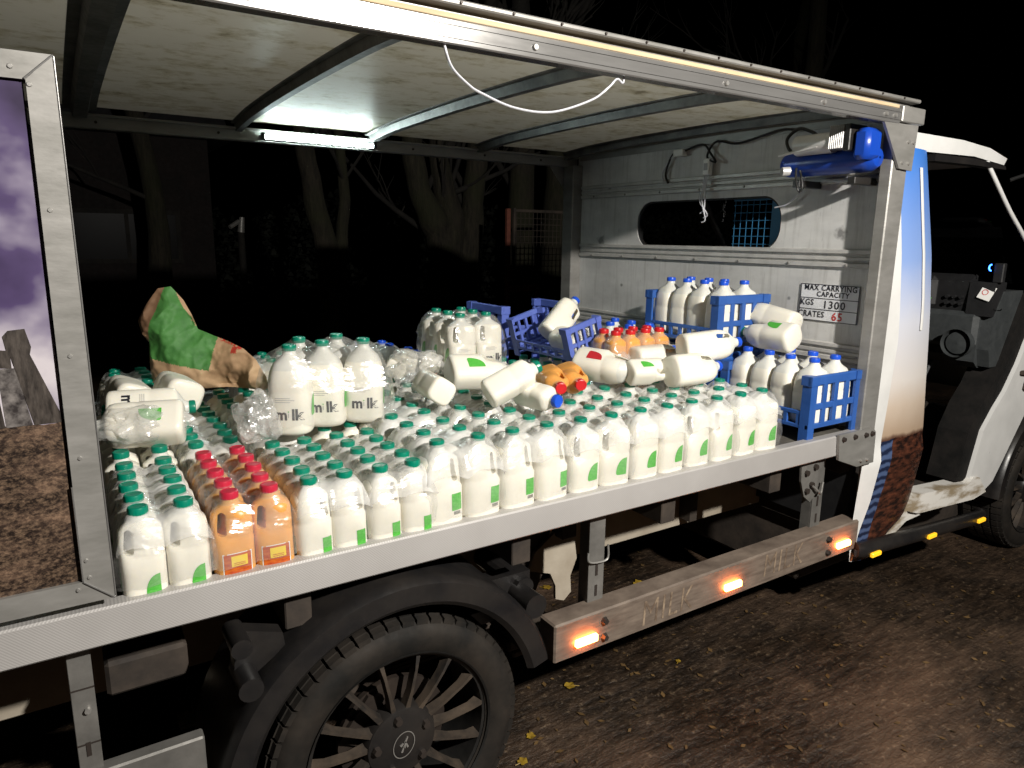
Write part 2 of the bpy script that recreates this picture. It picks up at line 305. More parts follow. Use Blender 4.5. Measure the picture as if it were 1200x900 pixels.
# ------------------------------------------------------------------ mesh helpers
def link(name, me, parent=None, loc=(0, 0, 0)):
    o = bpy.data.objects.new(name, me); COL.objects.link(o); o.location = loc
    if parent: o.parent = parent
    return o
class MB:
    def __init__(s): s.v = []; s.f = []; s.mi = []
    def add(s, vs, fs, mat=0, M=None):
        b = len(s.v)
        s.v += [tuple(M @ Vector(v)) if M else tuple(v) for v in vs]
        for f in fs: s.f.append([i + b for i in f]); s.mi.append(mat)
        return s
    def box(s, x0, x1, y0, y1, z0, z1, mat=0, M=None):
        v = [(x, y, z) for z in (z0, z1) for y in (y0, y1) for x in (x0, x1)]
        return s.add(v, [(0, 2, 3, 1), (4, 5, 7, 6), (0, 1, 5, 4), (2, 6, 7, 3), (0, 4, 6, 2), (1, 3, 7, 5)], mat, M)
    def bev(s, x0, x1, y0, y1, z0, z1, b=0.004, mat=0, M=None):
        bm = bmesh.new(); bmesh.ops.create_cube(bm, size=1)
        for v in bm.verts: v.co = Vector((x0 + (v.co.x + .5) * (x1 - x0), y0 + (v.co.y + .5) * (y1 - y0), z0 + (v.co.z + .5) * (z1 - z0)))
        b = min(b, .45 * min(abs(x1 - x0), abs(y1 - y0), abs(z1 - z0)))
        bmesh.ops.bevel(bm, geom=bm.edges[:], offset=b, segments=1, affect='EDGES', profile=.5)
        bm.verts.index_update(); s.add([v.co.copy() for v in bm.verts], [[v.index for v in f.verts] for f in bm.faces], mat, M); bm.free(); return s
    def prism(s, pts, d0, d1, plane='xz', mat=0, M=None):
        """polygon extruded: plane xz -> along y, yz -> along x, xy -> along z"""
        def P(a, b, d): return (a, d, b) if plane == 'xz' else ((d, a, b) if plane == 'yz' else (a, b, d))
        n = len(pts); v = [P(a, b, d0) for a, b in pts] + [P(a, b, d1) for a, b in pts]
        f = [list(range(n)), list(range(2 * n - 1, n - 1, -1))] + [(i, n + i, n + (i + 1) % n, (i + 1) % n) for i in range(n)]
        return s.add(v, f, mat, M)
    def cyl(s, p0, p1, r0, r1=None, n=14, mat=0, caps=True):
        r1 = r0 if r1 is None else r1
        p0, p1 = Vector(p0), Vector(p1); q = (p1 - p0).to_track_quat('Z', 'Y'); v = []
        for p, r in ((p0, r0), (p1, r1)):
            for i in range(n):
                a = 2 * PI * i / n; v.append(p + q @ Vector((r * math.cos(a), r * math.sin(a), 0)))
        f = [(i, (i + 1) % n, n + (i + 1) % n, n + i) for i in range(n)]
        if caps: f += [list(range(n - 1, -1, -1)), list(range(n, 2 * n))]
        return s.add(v, f, mat)
    def tube(s, pts, r, n=8, mat=0, taper=None):
        pts = [Vector(p) for p in pts]; v = []; m = len(pts); prev = None
        for i, p in enumerate(pts):
            t = (pts[min(i + 1, m - 1)] - pts[max(i - 1, 0)]).normalized()
            q = t.to_track_quat('Z', 'Y') if prev is None else (prev.rotation_difference(t) @ qp)
            prev = t; qp = q; rr = r if taper is None else taper[i]
            for k in range(n):
                a = 2 * PI * k / n; v.append(p + q @ Vector((rr * math.cos(a), rr * math.sin(a), 0)))
        f = [(i * n + k, i * n + (k + 1) % n, (i + 1) * n + (k + 1) % n, (i + 1) * n + k) for i in range(m - 1) for k in range(n)]
        f += [list(range(n - 1, -1, -1)), list(range((m - 1) * n, m * n))]
        return s.add(v, f, mat)
    def lathe_y(s, prof, c, n=48, mat=0, closed=False):
        """profile (r, y) turned round an axis along y through c"""
        v = []; m = len(prof)
        for i in range(n):
            a = 2 * PI * i / n
            for r, y in prof: v.append((c[0] + r * math.cos(a), c[1] + y, c[2] + r * math.sin(a)))
        f = []
        for i in range(n):
            j = (i + 1) % n
            for k in range(m if closed else m - 1): f.append((i * m + k, i * m + (k + 1) % m, j * m + (k + 1) % m, j * m + k))
        return s.add(v, f, mat)
    def grid(s, nu, nv, fn, mat=0):
        v = [fn(i / (nu - 1), j / (nv - 1)) for i in range(nu) for j in range(nv)]
        return s.add(v, [(i * nv + j, (i + 1) * nv + j, (i + 1) * nv + j + 1, i * nv + j + 1) for i in range(nu - 1) for j in range(nv - 1)], mat)
    def mesh(s, name, mats, smooth=None):
        me = bpy.data.meshes.new(name); me.from_pydata(s.v, [], s.f)
        for m in (mats if isinstance(mats, (list, tuple)) else [mats]): me.materials.append(MT[m])
        me.polygons.foreach_set('material_index', s.mi)
        bm = bmesh.new(); bm.from_mesh(me); bmesh.ops.recalc_face_normals(bm, faces=bm.faces); bm.to_mesh(me); bm.free()
        if smooth:
            me.polygons.foreach_set('use_smooth', [True] * len(me.polygons)); me.set_sharp_from_angle(angle=math.radians(smooth))
        me.update(); return me
    def build(s, name, mats, parent=None, smooth=None):
        return link(name, s.mesh(name, mats, smooth), parent, tuple(-Vector(parent.location)) if parent and parent.parent is None else (0, 0, 0))
def tag(o, label=None, cat=None, group=None, kind=None):
    if label: o['label'] = label
    if cat: o['category'] = cat
    if group: o['group'] = group
    if kind: o['kind'] = kind
    return o
def empty(name, loc, label, cat, group=None):
    o = bpy.data.objects.new(name, None); COL.objects.link(o); o.location = loc; o.empty_display_size = 0.1
    return tag(o, label, cat, group)
def text_geo(txt, size, spacing=1.0, offset=0.0):
    cu = bpy.data.curves.new('t', 'FONT'); cu.body = txt; cu.size = size; cu.align_x = 'CENTER'; cu.align_y = 'CENTER'
    cu.space_character = spacing; cu.offset = offset; cu.resolution_u = 2
    o = bpy.data.objects.new('t', cu); COL.objects.link(o)
    dg = bpy.context.evaluated_depsgraph_get(); me = bpy.data.meshes.new_from_object(o.evaluated_get(dg))
    r = ([v.co.copy() for v in me.vertices], [list(p.vertices) for p in me.polygons])
    bpy.data.objects.remove(o); bpy.data.curves.remove(cu); bpy.data.meshes.remove(me); return r
def ordn(n):
    w_ = ['first', 'second', 'third', 'fourth', 'fifth', 'sixth', 'seventh', 'eighth', 'ninth', 'tenth', 'eleventh', 'twelfth', 'thirteenth', 'fourteenth', 'fifteenth', 'sixteenth', 'seventeenth', 'eighteenth', 'nineteenth', 'twentieth', 'twenty-first', 'twenty-second']
    return w_[n - 1]

# ------------------------------------------------------------------ ground
g = MB(); g.add([(-150, -60, GZ), (150, -60, GZ), (150, 200, GZ), (-150, 200, GZ)], [(0, 1, 2, 3)])
tag(g.build('ground', 'ground'), kind='structure')

# ------------------------------------------------------------------ truck
DZ = 0.87                                   # top of the load deck
XB = 2.50                                   # bulkhead face
T = empty('milk_delivery_truck', (1.2, 0.9, GZ), 'open sided milk delivery truck with white cab and loaded flat bed', 'truck')
W_ = 1.85
o = MB().box(-1.1, XB + 0.02, 0.045, W_ - 0.02, DZ - 0.05, DZ).build('deck', 'deck', T)
# deck edge rails
MB().bev(-1.1, 2.44, 0.0, 0.04, 0.808, 0.885, 0.004).build('deck_rail', 'deckrail', T)
MB().bev(-1.1, XB, W_ - 0.015, W_ + 0.03, 0.808, 0.885, 0.004).build('deck_rail', 'deckrail', T)
b = MB().prism([(2.288, 0.892), (2.50, 0.892), (2.522, 0.872), (2.528, 0.752), (2.42, 0.752), (2.30, 0.796)], -0.012, -0.002)
cb = b.build('corner_bracket', 'alu', T)
for x, z, m in ((2.315, .873, 'boltdark'), (2.385, .873, 'boltdark'), (2.455, .87, 'boltdark'), (2.495, .87, 'boltdark'), (2.44, .773, 'bolt'), (2.48, .771, 'bolt')):
    r = 0.010 if m == 'boltdark' else 0.006
    MB().cyl((x, -0.012, z), (x, -0.021, z), r, r * .8, 8).build('bolt', m, cb)

# ---- bulkhead: sheet with a long rounded window, planks parted by double ribs
def curve_plate(loops, thick):
    cu = bpy.data.curves.new('c', 'CURVE'); cu.dimensions = '2D'; cu.fill_mode = 'BOTH'; cu.extrude = thick / 2
    for L in loops:
        sp = cu.splines.new('POLY'); sp.points.add(len(L) - 1); sp.use_cyclic_u = True
        for p, q in zip(sp.points, L): p.co = (*q, 0, 1)
    o = bpy.data.objects.new('c', cu); COL.objects.link(o); dg = bpy.context.evaluated_depsgraph_get()
    me = bpy.data.meshes.new_from_object(o.evaluated_get(dg)); r = ([v.co.copy() for v in me.vertices], [list(p.vertices) for p in me.polygons])
    bpy.data.objects.remove(o); bpy.data.curves.remove(cu); bpy.data.meshes.remove(me); return r
def stadium(cy, cz, hw, hh, n=10, rr=None):
    rr = rr or hh; pts = []
    for sx, sz, a0 in ((1, -1, -PI / 2), (1, 1, 0), (-1, 1, PI / 2), (-1, -1, PI)):
        for i in range(n + 1):
            a = a0 + i / n * PI / 2; pts.append((cy + sx * (hw - rr) + rr * math.cos(a), cz + sz * (hh - rr) + rr * math.sin(a)))
    return pts
WY, WZ, WHW, WHH = 0.895, 1.638, 0.425, 0.112
vs, fs = curve_plate([[(0.03, DZ - 0.06), (W_ - 0.03, DZ - 0.06), (W_ - 0.03, 2.03), (0.03, 2.03)], stadium(WY, WZ, WHW, WHH, rr=0.095)], 0.016)
b = MB(); b.add([(XB + 0.008 + v.z, v.x, v.y) for v in vs], fs)
BK = b.build('bulkhead', 'bulk', T)
for z, hs in ((1.815, 0), (1.505, 0), (1.150, 0)):
    rb = MB()
    for dz, hh, px in ((0.026, 0.010, 0.012), (0.0, 0.009, 0.008), (-0.024, 0.011, 0.013)):
        rb.prism([(XB + 0.001, z + dz - hh), (XB - px, z + dz - hh * .6), (XB - px, z + dz + hh * .6), (XB + 0.001, z + dz + hh)], 0.05, W_ - 0.075, 'xz')
    r_ = rb.build('rib', 'bulk_rib', T)
    for k in range(7):
        y = 0.16 + k * 0.25
        MB().cyl((XB - 0.012, y, z - .024), (XB - 0.017, y, z - .024), 0.006, 0.004, 8).build('rivet', 'alu_dark', r_)
# window rubber and glass
b = MB(); ring = stadium(WY, WZ, WHW + 0.004, WHH + 0.004, rr=0.098); ring2 = stadium(WY, WZ, WHW - 0.008, WHH - 0.008, rr=0.088); n = len(ring)
b.add([(XB + 0.004, *p) for p in ring] + [(XB + 0.006, *p) for p in ring2] + [(XB + .02, *p) for p in ring2], [(i, (i + 1) % n, n + (i + 1) % n, n + i) for i in range(n)] + [(n + i, n + (i + 1) % n, 2 * n + (i + 1) % n, 2 * n + i) for i in range(n)])
wp = b.build('bulkhead_window', 'blackpl', T)
b = MB(); b.add([(XB + 0.019, *p) for p in ring2], [list(range(n))]); b.build('pane', 'glassdark', wp)
def m_glass():
    m, nt, p = newmat('window_glass'); nt.nodes.remove(p)
    tr = N(nt, 'ShaderNodeBsdfTransparent'); tr.inputs[0].default_value = (0.75, 0.77, 0.77, 1); gl = N(nt, 'ShaderNodeBsdfGlossy'); gl.inputs['Roughness'].default_value = 0.03
    mx = N(nt, 'ShaderNodeMixShader'); mx.inputs[0].default_value = 0.05
    nt.links.new(tr.outputs[0], mx.inputs[1]); nt.links.new(gl.outputs[0], mx.inputs[2]); nt.links.new(mx.outputs[0], nt.nodes['Material Output'].inputs[0]); return m
MT['glass'] = m_glass()
wp.children[0].data.materials[0] = MT['glass']
# blue mesh guard behind the window, in the cab
gd = MB().box(2.528, 2.534, 0.45, 0.54, 1.50, 1.78).box(2.528, 2.534, 0.54, 0.74, 1.735, 1.78).build('window_guard', 'guardblue', T)
for k in range(7): MB().cyl((2.531, 0.54 + k * .032, 1.5), (2.531, .54 + k * .032, 1.735), 0.0018, n=6).build('guard_wire', 'guardblue', gd)
for k in range(7): MB().cyl((2.531, 0.54, 1.52 + k * .033), (2.531, .74, 1.52 + k * .033), 0.0018, n=6).build('guard_wire', 'guardblue', gd)

# ---- posts and gussets
MB().bev(2.44, 2.535, 0.0, 0.045, 0.87, 1.965, 0.004).build('post', 'alu', T)
MB().bev(2.435, 2.51, W_ - 0.07, W_ + 0.02, 0.87, 1.96, 0.004).build('post', 'alu', T)
for y0, y1 in ((-0.012, -0.003), (W_ + 0.022, W_ + 0.03)):
    gs = MB().prism([(2.345, 1.957), (2.552, 1.962), (2.543, 1.812), (2.462, 1.816)], y0, y1).build('gusset', 'alu', T)
    if y0 < 0:
        for x, z in ((2.475, 1.835), (2.515, 1.835), (2.50, 1.905), (2.53, 1.905)):
            MB().cyl((x, y0, z), (x, y0 - .006, z), 0.006, 0.005, 8).build('bolt', 'bolt', gs)
# ---- roof: near rail, lip, timber strip, far rail, sheet and bows
rl = MB().bev(-1.1, 2.45, -0.004, 0.035, 1.960, 2.010, 0.003)
rl.box(-1.1, 2.45, -0.0065, -0.004, 1.972, 1.9745).box(-1.1, 2.45, -0.0065, -0.004, 1.997, 1.9995)
rl = rl.build('roof_rail', 'alu_bright', T)
for x in (0.33, 0.95, 1.58, 2.02, 2.36, 2.415): MB().cyl((x, -.004, 1.984), (x, -.011, 1.984), .008, .006, 10).build('bolt', 'bolt', rl)
MB().bev(2.452, 2.592, -0.010, 0.04, 1.968, 2.020, 0.003).build('roof_corner', 'alu', T)
MB().bev(0.3, 2.44, -0.002, 0.03, 2.0105, 2.021, 0.001).build('timber_strip', 'wood', T)
lip = MB().bev(-1.1, 2.56, -0.008, 0.10, 2.036, 2.048, 0.003).box(-1.1, 2.54, 0.02, 0.10, 2.012, 2.036).build('roof_lip', 'alu', T)
for k in range(16): MB().cyl((0.5 + k * .13, -0.008, 2.042), (0.5 + k * .13, -0.012, 2.042), .0035, .003, 6).build('rivet', 'boltdark', lip)
fr = MB().bev(-1.1, XB, W_ - 0.02, W_ + 0.03, 1.955, 2.005, 0.003).bev(-1.1, XB, W_ - 0.04, W_ - 0.02, 1.998, 2.006, 0.002).build('roof_rail', 'alu', T)
for x in (.18, .62, 1.5, 1.9, 2.25): MB().cyl((x, W_ - .02, 1.978), (x, W_ - .025, 1.978), .006, .005, 8).build('bolt', 'boltdark', fr)
def crown(y): return 0.016 * (1 - ((y - W_ / 2) / (W_ / 2)) ** 2)
rs = MB()
for zt in (0.0,):
    rs.grid(2, 21, lambda u, v, zt=zt: (-1.1 + u * 3.66, 0.02 + v * (W_ - 0.02), 2.035 + crown(0.02 + v * (W_ - .02)) + zt))
rs.build('roof_sheet', 'ceiling', T, 40)
MB().prism([(.05, 1.985)] + [(.05 + k * (W_ - .1) / 12, 2.030 + crown(.05 + k * (W_ - .1) / 12)) for k in range(13)] + [(W_ - .05, 1.985)], XB - .006, XB + .03, 'yz').build('bulkhead_header', 'alu', T)
def bow(x, w_, h=0.034):
    b = MB(); ny = 21; pr = [(-w_ / 2, 0), (-w_ / 2 + .006, -h), (w_ / 2 - .006, -h), (w_ / 2, 0)]
    # channel section: flange, web, web, flange
    sec = [(-w_ / 2, -0.004), (-w_ * .28, -0.006), (-w_ * .2, -h), (w_ * .2, -h), (w_ * .28, -0.006), (w_ / 2, -0.004), (w_ / 2, 0), (-w_ / 2, 0)]
    m = len(sec); v = []
    for j in range(ny):
        y = 0.034 + (W_ - 0.058) * j / (ny - 1); e = min(j, ny - 1 - j) / 4; dz = -0.012 * max(0, 1 - e) ** 2
        for a, c in sec: v.append((x + a, y, 2.034 + crown(y) + c + dz))
    f = [(j * m + k, j * m + (k + 1) % m, (j + 1) * m + (k + 1) % m, (j + 1) * m + k) for j in range(ny - 1) for k in range(m)]
    return b.add(v, f).build('roof_bow', 'bow', T, 35)
for x, w_ in ((0.13, 0.11), (0.70, 0.062), (1.29, 0.07), (1.87, 0.075), (2.42, .07), (-.5, .07)): bow(x, w_)
# light tube on the far rail
lt = MB().bev(0.78, 1.31, W_ - 0.042, W_ - 0.0205, 1.964, 1.982, .003).build('light_tube_holder', 'alu', T)
MB().cyl((0.80, W_ - .052, 1.975), (1.285, W_ - .052, 1.973), 0.009, n=10).build('light_tube', 'led', lt)
for x in (0.79, 1.29): MB().bev(x - .008, x + .008, W_ - .066, W_ - .044, 1.962, 1.99, .002).build('tube_clip', 'blackpl', lt)
# dangling cable under the roof edge
def smooth_path(p, n=8):
    p = [Vector(q) for q in p]; out = []
    for i in range(len(p) - 1):
        a, b_, c, d = p[max(i - 1, 0)], p[i], p[i + 1], p[min(i + 2, len(p) - 1)]
        for k in range(n):
            t = k / n; out.append(0.5 * ((2 * b_) + (c - a) * t + (2 * a - 5 * b_ + 4 * c - d) * t * t + (3 * b_ - a - 3 * c + d) * t ** 3))
    return out + [p[-1]]
MB().tube(smooth_path([(.725, .02, 2.0), (.730, .008, 1.956), (.744, .002, 1.916), (.781, .0, 1.887), (.813, .0, 1.873), (.902, .002, 1.852), (1.008, .004, 1.854), (1.121, .004, 1.892), (1.173, .004, 1.926), (1.205, .01, 1.951), (1.225, .012, 1.945), (1.235, .02, 1.958), (1.235, .03, 2.0)]), 0.0030, 6).build('roof_cable', 'wire', T, 60)
# wiring on the bulkhead
X = XB - 0.02
MB().tube(smooth_path([(X, 1.10, 1.83), (X, 1.12, 1.87), (X, 1.10, 1.93), (X, 1.07, 1.962), (X, 1.02, 1.965), (X, .90, 1.985), (X - .01, .84, 1.94), (X - .02, .80, 1.90), (X - .01, .86, 1.93), (X, .82, 1.99), (X, .7, 1.97), (X, .5, 2.0), (X, .42, 1.99)]), 0.005, 6).build('black_cable', 'black', T, 60)
MB().tube(smooth_path([(X, 1.13, 1.84), (X, 1.14, 1.88), (X, 1.08, 1.955)]), .004, 6).build('white_cable', 'wire', T, 60)
pl = MB().bev(X - .02, X + .012, 1.0, 1.06, 1.945, 1.975, .003).build('junction_box', 'lwhite', T)
pc = MB().bev(X - .022, X + .005, .835, .872, 1.85, 1.92, .004).build('power_adapter', 'lwhite', T); MB().box(X - .0235, X - .021, .843, .864, 1.87, 1.9).build('adapter_label', 'lgrey', pc)
for k, (dy, l) in enumerate(((.0, .13), (.012, .17), (.022, .15))):
    MB().tube(smooth_path([(X - .01, .845 + dy, 1.85), (X - .02, .85 + dy * .6, 1.80), (X - .03, .838 + dy * 1.4, 1.74), (X - .02, .85 - dy, 1.85 - l - .02), (X - .02, .87 - dy, 1.85 - l - .035)]), .003, 6).build('white_cable', 'wire', T, 60)
MB().tube(smooth_path([(X, .49, 1.70), (X, .44, 1.71), (X, .40, 1.735), (X, .37, 1.77), (X - .01, .36, 1.83)]), .0035, 6).build('white_cable', 'wire', T, 60)
# air compressor bolted high on the bulkhead
ty, tz, tx = (-0.0, 0.36), 1.850, XB - 0.11
b = MB(); ncs = 22; v = []
prof = [(-.03, .004), (-.024, .030), (-.005, .043), (.02, .046), (.34, .046), (.36, .040), (.375, .028), (.38, .004)]
for (yy, r) in prof:
    for k in range(ncs): a = 2 * PI * k / ncs; v.append((tx + r * math.cos(a), .045 + yy * .93, tz + r * math.sin(a)))
b.add(v, [(j * ncs + k, j * ncs + (k + 1) % ncs, (j + 1) * ncs + (k + 1) % ncs, (j + 1) * ncs + k) for j in range(len(prof) - 1) for k in range(ncs)])
CP = b.build('air_compressor', 'compblue', T, 40)
MB().cyl((tx - .058, .30, tz + .058), (tx - .058, .155, tz + .058), .036, n=20).build('motor', 'chrome', CP, 40)
hd = MB()
for k in range(8): hd.bev(tx - .10, tx + .0, .150 - k * .007 - .004, .150 - k * .007, tz + .03, tz + .108, .002)
hd.box(tx - .092, tx - .008, .095, .15, tz + .036, tz + .1); hd.build('cooling_fins', 'chrome', CP)
MB().bev(tx - .098, tx + .0, .072, .094, tz + .02, tz + .108, .003).build('pump_flange', 'blackpl', CP)
MB().bev(tx - .085, tx, .012, .071, tz - .01, tz + .092, .014).build('pump_cover', 'compblue', CP, 40)
MB().cyl((tx - .06, .325, tz - .028), (tx - .085, .34, tz - .03), .016, n=14).build('pressure_gauge', 'chrome', CP, 40)
MB().tube(smooth_path([(tx - .05, .3, tz + .03), (tx - .06, .335, tz + .05), (tx - .055, .35, tz + .09), (tx - .04, .315, tz + .122), (tx - .03, .27, tz + .108), (tx - .03, .24, tz + .09)]), .006, 8).build('hose', 'black', CP, 60)
MB().tube([(tx - .085, .36, tz + .027), (tx - .088, .2, tz + .045)], .005, 8).build('pipe', 'chrome', CP, 60)
MB().tube(smooth_path([(tx - .07, .29, tz - .02), (tx - .085, .275, tz - .07), (tx - .08, .262, tz - .105), (tx - .08, .25, tz - .085), (tx - .075, .27, tz - .03)]), .004, 6).build('cable_loop', 'black', CP, 60)
for y in (.08, .30): MB().bev(tx - .03, XB - .001, y, y + .03, tz - .085, tz - .06, .002).build('mounting_foot', 'blackpl', CP)
# capacity sign
SG = MB().box(XB - .004, XB - .0005, .097, .345, 1.262, 1.405).build('capacity_sign', 'signw', T)
def text_on_x(txt, size, y, z, x, parent, name, mat, sp=1.0, sx=1.0, bold=0.0):
    vs, fs = text_geo(txt, size, sp, bold); b = MB(); b.add([(x, y - v.x * sx, z + v.y) for v in vs], fs); return b.build(name, mat, parent)
xs = XB - .0052
for txt, sz, y, z, mt, sx in (('MAX CARRYING', .030, .218, 1.390, 'ink', .92), ('CAPACITY', .028, .205, 1.366, 'ink', .95), ('KGS', .033, .312, 1.332, 'ink', .9), ('1300', .042, .196, 1.326, 'ink', 1.05), ('CRATES', .033, .29, 1.287, 'ink', .9), ('65', .044, .178, 1.283, 'inkred', 1.0)):
    text_on_x(txt, sz, y, z, xs, SG, 'lettering', mt, 1.12, sx, .0006)
ln = MB()
for z in (1.2635, 1.307, 1.350, 1.4035): ln.box(xs - .0002, xs + .0006, .098, .344, z - .0013, z + .0013)
for y in (.0985, .3435): ln.box(xs - .0002, xs + .0006, y - .0013, y + .0013, 1.263, 1.404)
ln.build('border_lines', 'ink', SG)

# ---- rear side panel with printed picture
SP = MB().bev(-1.10, -0.016, -0.004, 0.0, 0.945, 1.80, .001).build('side_panel', 'picture', T)
fw = [(0.030, 1.838), (0.030, 0.908), (-0.018, 0.952), (-0.014, 1.797)]
MB().prism([(-0.016, 0.950), (-0.012, 1.797), (0.028, 1.838), (0.031, 0.908)], -0.014, 0.03).build('panel_frame', 'alu', T)
MB().prism([(-1.1, 1.797), (-0.0125, 1.797), (0.0275, 1.838), (-1.1, 1.838)], -0.0135, 0.03).build('panel_frame', 'alu', T)
MB().prism([(-1.1, 0.908), (0.0305, 0.908), (-0.0165, 0.950), (-1.1, 0.950)], -0.0132, 0.03).build('panel_frame', 'alu', T)
wl = MB()
wl.tube([(-0.014, -.015, 1.798), (0.027, -.015, 1.837)], .0016, 6).tube([(-0.016, -.0155, .951), (0.030, -.0155, .909)], .0018, 6).tube([(-0.0165, -.0145, .952), (-0.0165, -.0145, 1.13)], .0015, 6)
wl.tube([(.0285, -.0142, 1.836), (.0315, -.0142, .91)], .0014, 6)
wl.build('weld_seam', 'alu_bright', T, 60)
for x, z in ((-.030, 1.814), (-.008, 1.79), (-.0, 1.60), (.004, 1.36), (.001, 1.18), (-.006, .957), (-.025, .937), (-.008, .99)):
    MB().cyl((x, -.014, z), (x, -.0165, z), .0042, .003, 8).cyl((x, -.0165, z), (x, -.0168, z), .0012, n=6).build('rivet', 'bolt', T)
pp = MB().prism([(-.083, 1.372), (-.086, 1.398), (-.078, 1.407), (-.055, 1.409), (-.049, 1.378), (-.052, 1.366), (-.014, 1.246), (-.058, 1.246), (-.079, 1.366)], -.0052, -.0042)
pp.prism([(-.16, 1.385), (-.079, 1.374), (-.079, 1.345), (-.16, 1.352)], -.0050, -.0042).prism([(-.14, 1.35), (-.105, 1.345), (-.098, 1.246), (-.13, 1.246)], -.0051, -.0042)
pp.build('printed_gatepost', 'print_wood', SP); MB().prism([(-.099, 1.345), (-.0745, 1.345), (-.06, 1.246), (-.097, 1.246)], -.0048, -.0042).build('printed_stone', 'print_wall', SP)

# ---- side guard bar with marker lamps
GB = MB().bev(1.055, 2.505, 0.0, 0.075, 0.402, 0.520, 0.005).build('side_guard_bar', 'bar', T)
for x in (1.162, 1.78, 2.40):
    MB().bev(x - .040, x + .040, -0.016, -0.0004, .436, .460, .005).build('marker_lamp', 'amber', GB)
for x, z in ((1.232, .485), (1.234, .433), (2.31, .485), (2.312, .433)): MB().cyl((x, -.0004, z), (x, -.012, z), .013, .009, 6).build('bolt', 'boltdark', GB)
for cx, cz in ((1.49, .456), (2.052, .468)):
    vs, fs = text_geo('MILK', .118, 1.12, -0.0006); b = MB(); b.add([(cx + v.x * .80 + (v.y) * .06, -.0009, cz - .001 + v.y) for v in vs], fs); b.build('wiped_lettering', 'bar_wiped', GB)
for x in (1.212, 2.272):
    s_ = MB().bev(x, x + .058, .055, .061, .46, .81, .001).bev(x, x + .006, .061, .10, .46, .81, .001).bev(x + .052, x + .058, .061, .10, .46, .81, .001)
    s_ = s_.build('guard_support', 'alu_dark', T)
    MB().box(x + .025, x + .034, .0535, .0555, .535, .57).box(x + .025, x + .034, .0535, .0555, .60, .64).build('slot', 'boltdark', s_)
MB().tube(smooth_path([(1.205, .05, .68), (1.205, .046, .655), (1.24, .046, .645), (1.275, .046, .65), (1.278, .05, .69)]), .0035, 6).build('clip_wire', 'alu', T, 60)
# latch plate at the front support
lp = MB().prism([(2.17, .78), (2.27, .80), (2.275, .66), (2.24, .63), (2.20, .66), (2.175, .72)], .045, .053).build('latch_plate', 'alu_dark', T)
for x, z in ((2.2, .75), (2.235, .70), (2.21, .68), (2.25, .765)): MB().cyl((x, .045, z), (x, .035, z), .011, n=8).build('bolt', 'boltdark', lp)
MB().tube(smooth_path([(2.23, .04, .70), (2.26, .03, .675), (2.285, .035, .66), (2.30, .04, .70)]), .005, 6).build('latch_hook', 'alu_dark', lp, 60)

# ---- chassis beams, hangers and brackets under the deck
for y in (.50, 1.35):
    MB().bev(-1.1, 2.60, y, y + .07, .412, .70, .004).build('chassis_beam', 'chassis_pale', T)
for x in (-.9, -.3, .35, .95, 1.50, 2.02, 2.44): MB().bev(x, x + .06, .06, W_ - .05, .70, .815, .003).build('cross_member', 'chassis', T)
MB().prism([(2.05, .70), (2.09, .70), (2.09, .45), (2.05, .45)], .44, .499).build('outrigger', 'chassis', T)
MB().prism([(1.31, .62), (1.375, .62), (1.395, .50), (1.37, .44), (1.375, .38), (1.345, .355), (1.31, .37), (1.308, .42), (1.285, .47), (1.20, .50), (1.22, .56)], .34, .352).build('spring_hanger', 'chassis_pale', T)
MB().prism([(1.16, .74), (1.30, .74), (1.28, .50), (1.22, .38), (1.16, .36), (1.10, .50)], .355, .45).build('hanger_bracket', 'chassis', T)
MB().bev(1.30, 1.36, .30, .36, .60, .80, .003).build('hanger_arm', 'chassis', T)
sp_ = MB()
for k in range(4): sp_.bev(.15 + .05 * k, 1.28 - .05 * k, .40, .46, .30 - k * .014, .312 - k * .014, .002)
sp_.build('leaf_spring', 'chassis', T)
MB().cyl((.624, .30, .30), (.624, 1.55, .30), .055, n=16).build('axle', 'chassis', T, 40)
MB().bev(.90, 1.10, .22, .36, .44, .50, .01).cyl((1.02, .10, .60), (1.02, .34, .60), .030, n=14).prism([(.88, .64), (1.05, .64), (1.05, .57), (.95, .55)], .12, .17).build('mudguard_stay', 'blackpl', T)
MB().cyl((1.005, .02, .585), (1.005, .12, .585), .034, .03, n=16).build('stay_cap', 'blackpl', T, 40)
MB().bev(1.02, 1.22, .18, .30, .35, .39, .008).bev(1.05, 1.24, .20, .29, .31, .335, .006).build('step_bracket', 'chassis', T)
MB().cyl((.245, .0, .72), (.245, .10, .72), .022, n=14).cyl((.255, -.015, .63), (.255, .09, .63), .026, n=14).prism([(.24, .74), (.34, .705), (.345, .67), (.27, .62), (.235, .64)], .05, .09).build('mudguard_stay', 'blackpl', T, 40)
# tail support and box at the left, low tool box
s_ = MB().bev(-.06, -.02, .055, .061, .35, .81, .001).bev(-.06, -.054, .061, .1, .35, .81, .001).build('guard_support', 'alu_dark', T)
for z in (.70, .58): MB().box(-.0602, -.0198, .0535, .0552, z, z + .003).build('seam', 'boltdark', s_)
MB().cyl((-.035, .055, .655), (-.035, .047, .655), .006, n=8).build('bolt', 'bolt', s_); MB().box(-.045, -.037, .053, .0552, .555, .585).build('slot', 'boltdark', s_)
MB().prism([(-.005, .775), (.05, .76), (.055, .74), (.035, .72), (.0, .70)], .20, .22).build('pale_bracket', 'chassis_pale', T)
MB().bev(.0, .16, .16, .40, .60, .68, .008).build('wiring_tray', 'chassis', T)
MB().bev(-.9, .165, .04, .075, .36, .522, .004).build('tail_guard_bar', 'alu_dark', T)
